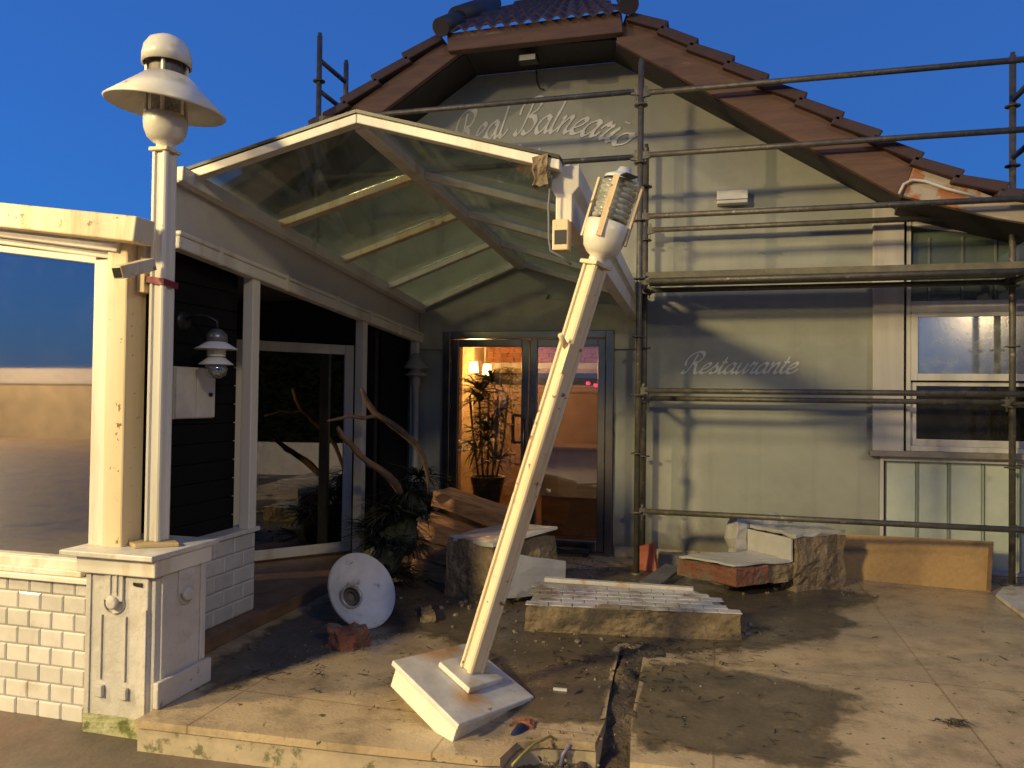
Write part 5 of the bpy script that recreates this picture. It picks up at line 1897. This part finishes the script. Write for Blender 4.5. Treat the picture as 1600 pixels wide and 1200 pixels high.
for k in range(3):
    mb.tube([aZ(820 + 30 * k, 880 + 6 * k, 0.02), aZ(860 + 30 * k, 872 + 8 * k, 0.05), aZ(905 + 20 * k, 880 + 5 * k, 0.02)], 0.005, 6)
tag(mb.build('wire_scrap', M_ROUGHGREY), 'tangle of thin wires on the floor in front of the door sill', 'wire')
c = aZ(668, 965)
mb = MB()
mb.prism([(c.x - 0.10, c.y + 0.1, 0.01), (c.x + 0.02, c.y - 0.14, 0.01), (c.x + 0.10, c.y - 0.12, 0.01), (c.x - 0.02, c.y + 0.12, 0.03)], (0, 0, 0.04))
mb.rough(3, 0.02, 14, 4)
tag(mb.build('rubble_lump', M_MASON), 'low grey rubble lump on the mud between the shade and the masonry block', 'rubble')
mb = MB()
c = aZ(875, 1080, 0.006)
mb.bar(c + Vector((-0.035, 0, 0.008)), c + Vector((0.035, 0.006, 0.008)), 0.014, 0.012)
tag(mb.build('white_chip', M_WHITE), 'small white chip on the mud right of the toppled lamp base', 'chip')
# pipes and cables in the broken edge
mb = MB()
mb.tube([aZ(782, 1192, -0.06), aZ(800, 1160, -0.03), aZ(817, 1138, 0.0)], 0.03, 10)
tag(mb.build('blue_pipe', M_BLUE), 'short blue pipe poking out of the broken step', 'pipe')
mb = MB()
mb.tube([aZ(838, 1188, -0.10), aZ(845, 1160, -0.07), aZ(838, 1140, -0.04), aZ(826, 1136, -0.02)], 0.026, 10)
tag(mb.build('bent_pipe', M_BLUE), 'bent dark blue pipe stub in the hole of the broken step', 'pipe')
mb = MB()
mb.tube([aZ(800, 1196, -0.02), aZ(815, 1180, 0.0), aZ(835, 1162, 0.02), aZ(860, 1150, 0.02), aZ(875, 1160, -0.02), aZ(885, 1185, -0.08)], 0.006, 8)
tag(mb.build('yellow_cable', M_CABLE), 'thin yellow green cable arching over the hole in the step', 'cable')
mb = MB()
mb.tube([aZ(886, 1150, -0.01), aZ(890, 1165, -0.02), aZ(880, 1180, -0.06), aZ(876, 1197, -0.1)], 0.01, 8)
tag(mb.build('violet_cable', mat('violet_cable', (0.12, 0.11, 0.2), 0.5, bump=0)), 'short greyish violet cable hanging in the hole of the step', 'cable')
c = aZ(818, 1143, -0.03)
mb = MB().box(c.x - 0.05, c.x + 0.05, c.y - 0.03, c.y + 0.04, -0.07, 0.01)
mb.rough(3, 0.02, 15, 4)
tag(mb.build('brick_piece', M_BRICKRED), 'small reddish brick piece at the edge of the broken step', 'brick')

# litter: twigs, leaves and crumbs nobody could count
mb = MB()
rnd = random.Random(3)


def twig(c, L_, az, r_):
    d = Vector((math.cos(az), math.sin(az), 0))
    s = Vector((-d.y, d.x, 0))
    p = [c + d * L_ * t + s * rnd.uniform(-.12, .12) * L_ + Vector((0, 0, 0.007 + rnd.uniform(0, .006))) for t in (-0.5, -0.15, 0.2, 0.5)]
    mb.tube(p, [r_ * .6, r_, r_, r_ * .4], 5)


for (u, v, n, sp) in ((720, 960, 40, 0.5), (900, 1050, 60, 0.45), (1010, 1020, 80, 0.3), (985, 1060, 60, 0.25), (1080, 1018, 50, 0.25), (1190, 985, 14, 0.12), (1090, 1150, 14, 0.2), (1230, 1110, 10, 0.2),
                      (1490, 1133, 34, 0.035), (1180, 1150, 10, 0.15), (640, 930, 40, 0.35), (1400, 1050, 10, 0.9), (430, 1050, 30, 0.3), (580, 1080, 10, 0.3), (900, 985, 40, 0.4), (880, 890, 40, 0.4), (1545, 1035, 6, .1), (1000, 1110, 20, .12)):
    c = aZ(u, v, 0.004)
    for _ in range(n):
        q = c + Vector((rnd.gauss(0, sp), rnd.gauss(0, sp * 0.6), 0))
        if q.y < 3.3 or q.y > 7.3 or q.x > 3 or (q.x < -2.8):
            continue
        twig(q, rnd.uniform(0.015, 0.075), rnd.uniform(-1.5, 1.5), rnd.uniform(0.001, 0.0035))
stuff(mb.build('plant_litter', mat('rotten_litter', (0.03, 0.022, 0.013), 0.8, bump=0)), 'dark twigs and leaf scraps strewn over the terrace', 'litter')
mb = MB()
for (u, v, n, sp) in ((800, 1010, 60, 0.5), (1000, 890, 60, 0.5), (560, 1010, 50, 0.35), (950, 1040, 40, 0.4), (420, 1010, 40, 0.3), (1350, 925, 20, 0.2), (880, 1165, 70, 0.12)):
    c = aZ(u, v, 0.004)
    for _ in range(n):
        q = c + Vector((rnd.gauss(0, sp), rnd.gauss(0, sp * 0.7), 0))
        zf = 0.006
        if q.y < 3.38:
            zf = -0.10
        if q.y > 7.3 or q.x < -2.8:
            continue
        s_ = rnd.uniform(0.002, 0.0085)
        mb.lathe([(0, -s_), (s_ * rnd.uniform(.7, 1.2), -s_ * .4), (s_ * rnd.uniform(.6, 1), s_ * .5), (0, s_ * .8)], 5, Matrix.Translation((q.x, q.y, zf + s_ * .4)), smooth=False)
for (u, v, n, sp) in ((880, 1000, 14, 0.3), (1150, 990, 6, 0.12), (1200, 925, 8, 0.2), (730, 950, 22, 0.25), (1330, 925, 5, 0.1), (900, 890, 16, 0.3)):
    c = aZ(u, v, 0.004)
    for _ in range(n):
        q = c + Vector((rnd.gauss(0, sp), rnd.gauss(0, sp * 0.6), 0))
        if q.y < 3.5 or q.y > 7.2:
            continue
        s_ = rnd.uniform(0.008, 0.024)
        mb.lathe([(0, -s_ * .6), (s_ * rnd.uniform(.8, 1.3), -s_ * .3), (s_ * rnd.uniform(.5, 1), s_ * .4), (0, s_ * .5)], 5, Matrix.Translation((q.x, q.y, 0.012)) @ Matrix.Rotation(rnd.uniform(0, 3), 4, (rnd.random(), rnd.random(), 1)), smooth=False)
stuff(mb.build('crumbs', mat('mortar_crumbs', (0.26, 0.21, 0.15), 0.9, bump=0, col2=(0.10, 0.075, 0.05), scale=9)), 'pale mortar crumbs scattered among the fallen pieces', 'rubble')

# ================================================================== BEHIND THE CAMERA (seen mirrored in the glass)
mb = MB()
mb.box(-60, 60, -16.2, -15.9, STREET, 2.3)
tag(mb.build('promenade_wall', mat('promenade_stone', (0.26, 0.20, 0.13), 0.8, col2=(0.18, 0.14, 0.09), scale=1.5)), 'long promenade wall along the sea across the street', 'wall')
mb = MB().box(-60, 60, -16.3, -15.85, 1.8, 2.35)
mb.build('coping', mat('dull_coping', (0.30, 0.27, 0.27), 0.8), S.objects['promenade_wall'])


def street_lamp(loc_, label):
    o = thing('street_lamp', label, 'street lamp', (loc_.x, loc_.y, STREET), 'street lamps along the promenade')
    mb = MB().tube([(loc_.x, loc_.y, STREET), (loc_.x, loc_.y, 0.9), (loc_.x, loc_.y, loc_.z + 0.12)], [0.09, 0.075, 0.05], 12)
    mb.build('pole', mat('pale_pole_paint', (0.6, 0.56, 0.46), 0.5, bump=0), o)
    for s in (-1, 1):
        mb = MB()
        mb.lathe([(0.0, 0.30), (0.10, 0.28), (0.26, 0.20), (0.28, 0.16), (0.05, 0.16)], 20, Matrix.Translation((loc_.x + 0.42 * s, loc_.y, loc_.z)))
        mb.tube([(loc_.x, loc_.y, loc_.z + 0.1), (loc_.x + 0.42 * s, loc_.y, loc_.z + 0.26)], 0.025, 8)
        hd = mb.build('lamp_head', M_DARKMETAL, o)
        mb = MB().lathe([(0.0, 0.06), (0.10, 0.07), (0.15, 0.10), (0.16, 0.155), (0.0, 0.158)], 20, Matrix.Translation((loc_.x + 0.42 * s, loc_.y, loc_.z)))
        mb.build('bulb', mat('glowing_lamp', (1, 0.85, 0.5), 0.5, bump=0, emit=((1.0, 0.74, 0.28), 16.0)), hd)
    return o


street_lamp(LAMP_A + Vector((0.0, -0.25, 0.25)), 'twin headed street lamp lit yellow at the left across the street')
street_lamp(LAMP_D + Vector((0.0, -0.25, 0.25)), 'twin headed street lamp lit yellow nearest to the tiled wall at the left')
street_lamp(FILL_LAMP_C + Vector((0.0, -0.25, 0.25)), 'added unseen twin headed fill lamp lit yellow farthest to the left across the street')
street_lamp(FILL_LAMP_E + Vector((0.0, -0.25, 0.25)), 'added unseen twin headed fill lamp lit yellow on a tall mast farthest to the right')
street_lamp(LAMP_B + Vector((0.0, -0.25, 0.1)), 'twin headed street lamp lit yellow mirrored in the right hand window')
# white tiled planter and hedge to the right (mirrored in the veranda door)
plw = thing('planter_wall', 'low white tiled planter wall at the right side of the terrace', 'wall', (5.6, 1.0, STREET))
mb = MB().box(5.6, 5.75, -7, 5.3, STREET, 0.52)
mb.build('core', M_TILE, plw)
mb = MB()
rnd = random.Random(5)
for i in range(7000):
    c = Vector((6.4 + rnd.gauss(0, .3), rnd.uniform(-5, 5.3), 0.45 + 3.6 * rnd.random() ** 1.2))
    a = rnd.uniform(0, 6.28)
    d = Vector((math.cos(a), math.sin(a), rnd.uniform(-.3, .8))).normalized() * 0.12
    s = Vector((-d.y, d.x, rnd.uniform(-.1, .1))) * 0.4
    mb.face([c - d, c + s, c + d, c - s])
mb.box(6.4, 7.3, -5, 6, -0.1, 3.9)
tag(mb.build('hedge', mat('hedge_leaf', (0.012, 0.02, 0.006), 0.9, spec=0.0, bump=0), None, recalc=False), 'green hedge growing behind the white planter wall', 'hedge')
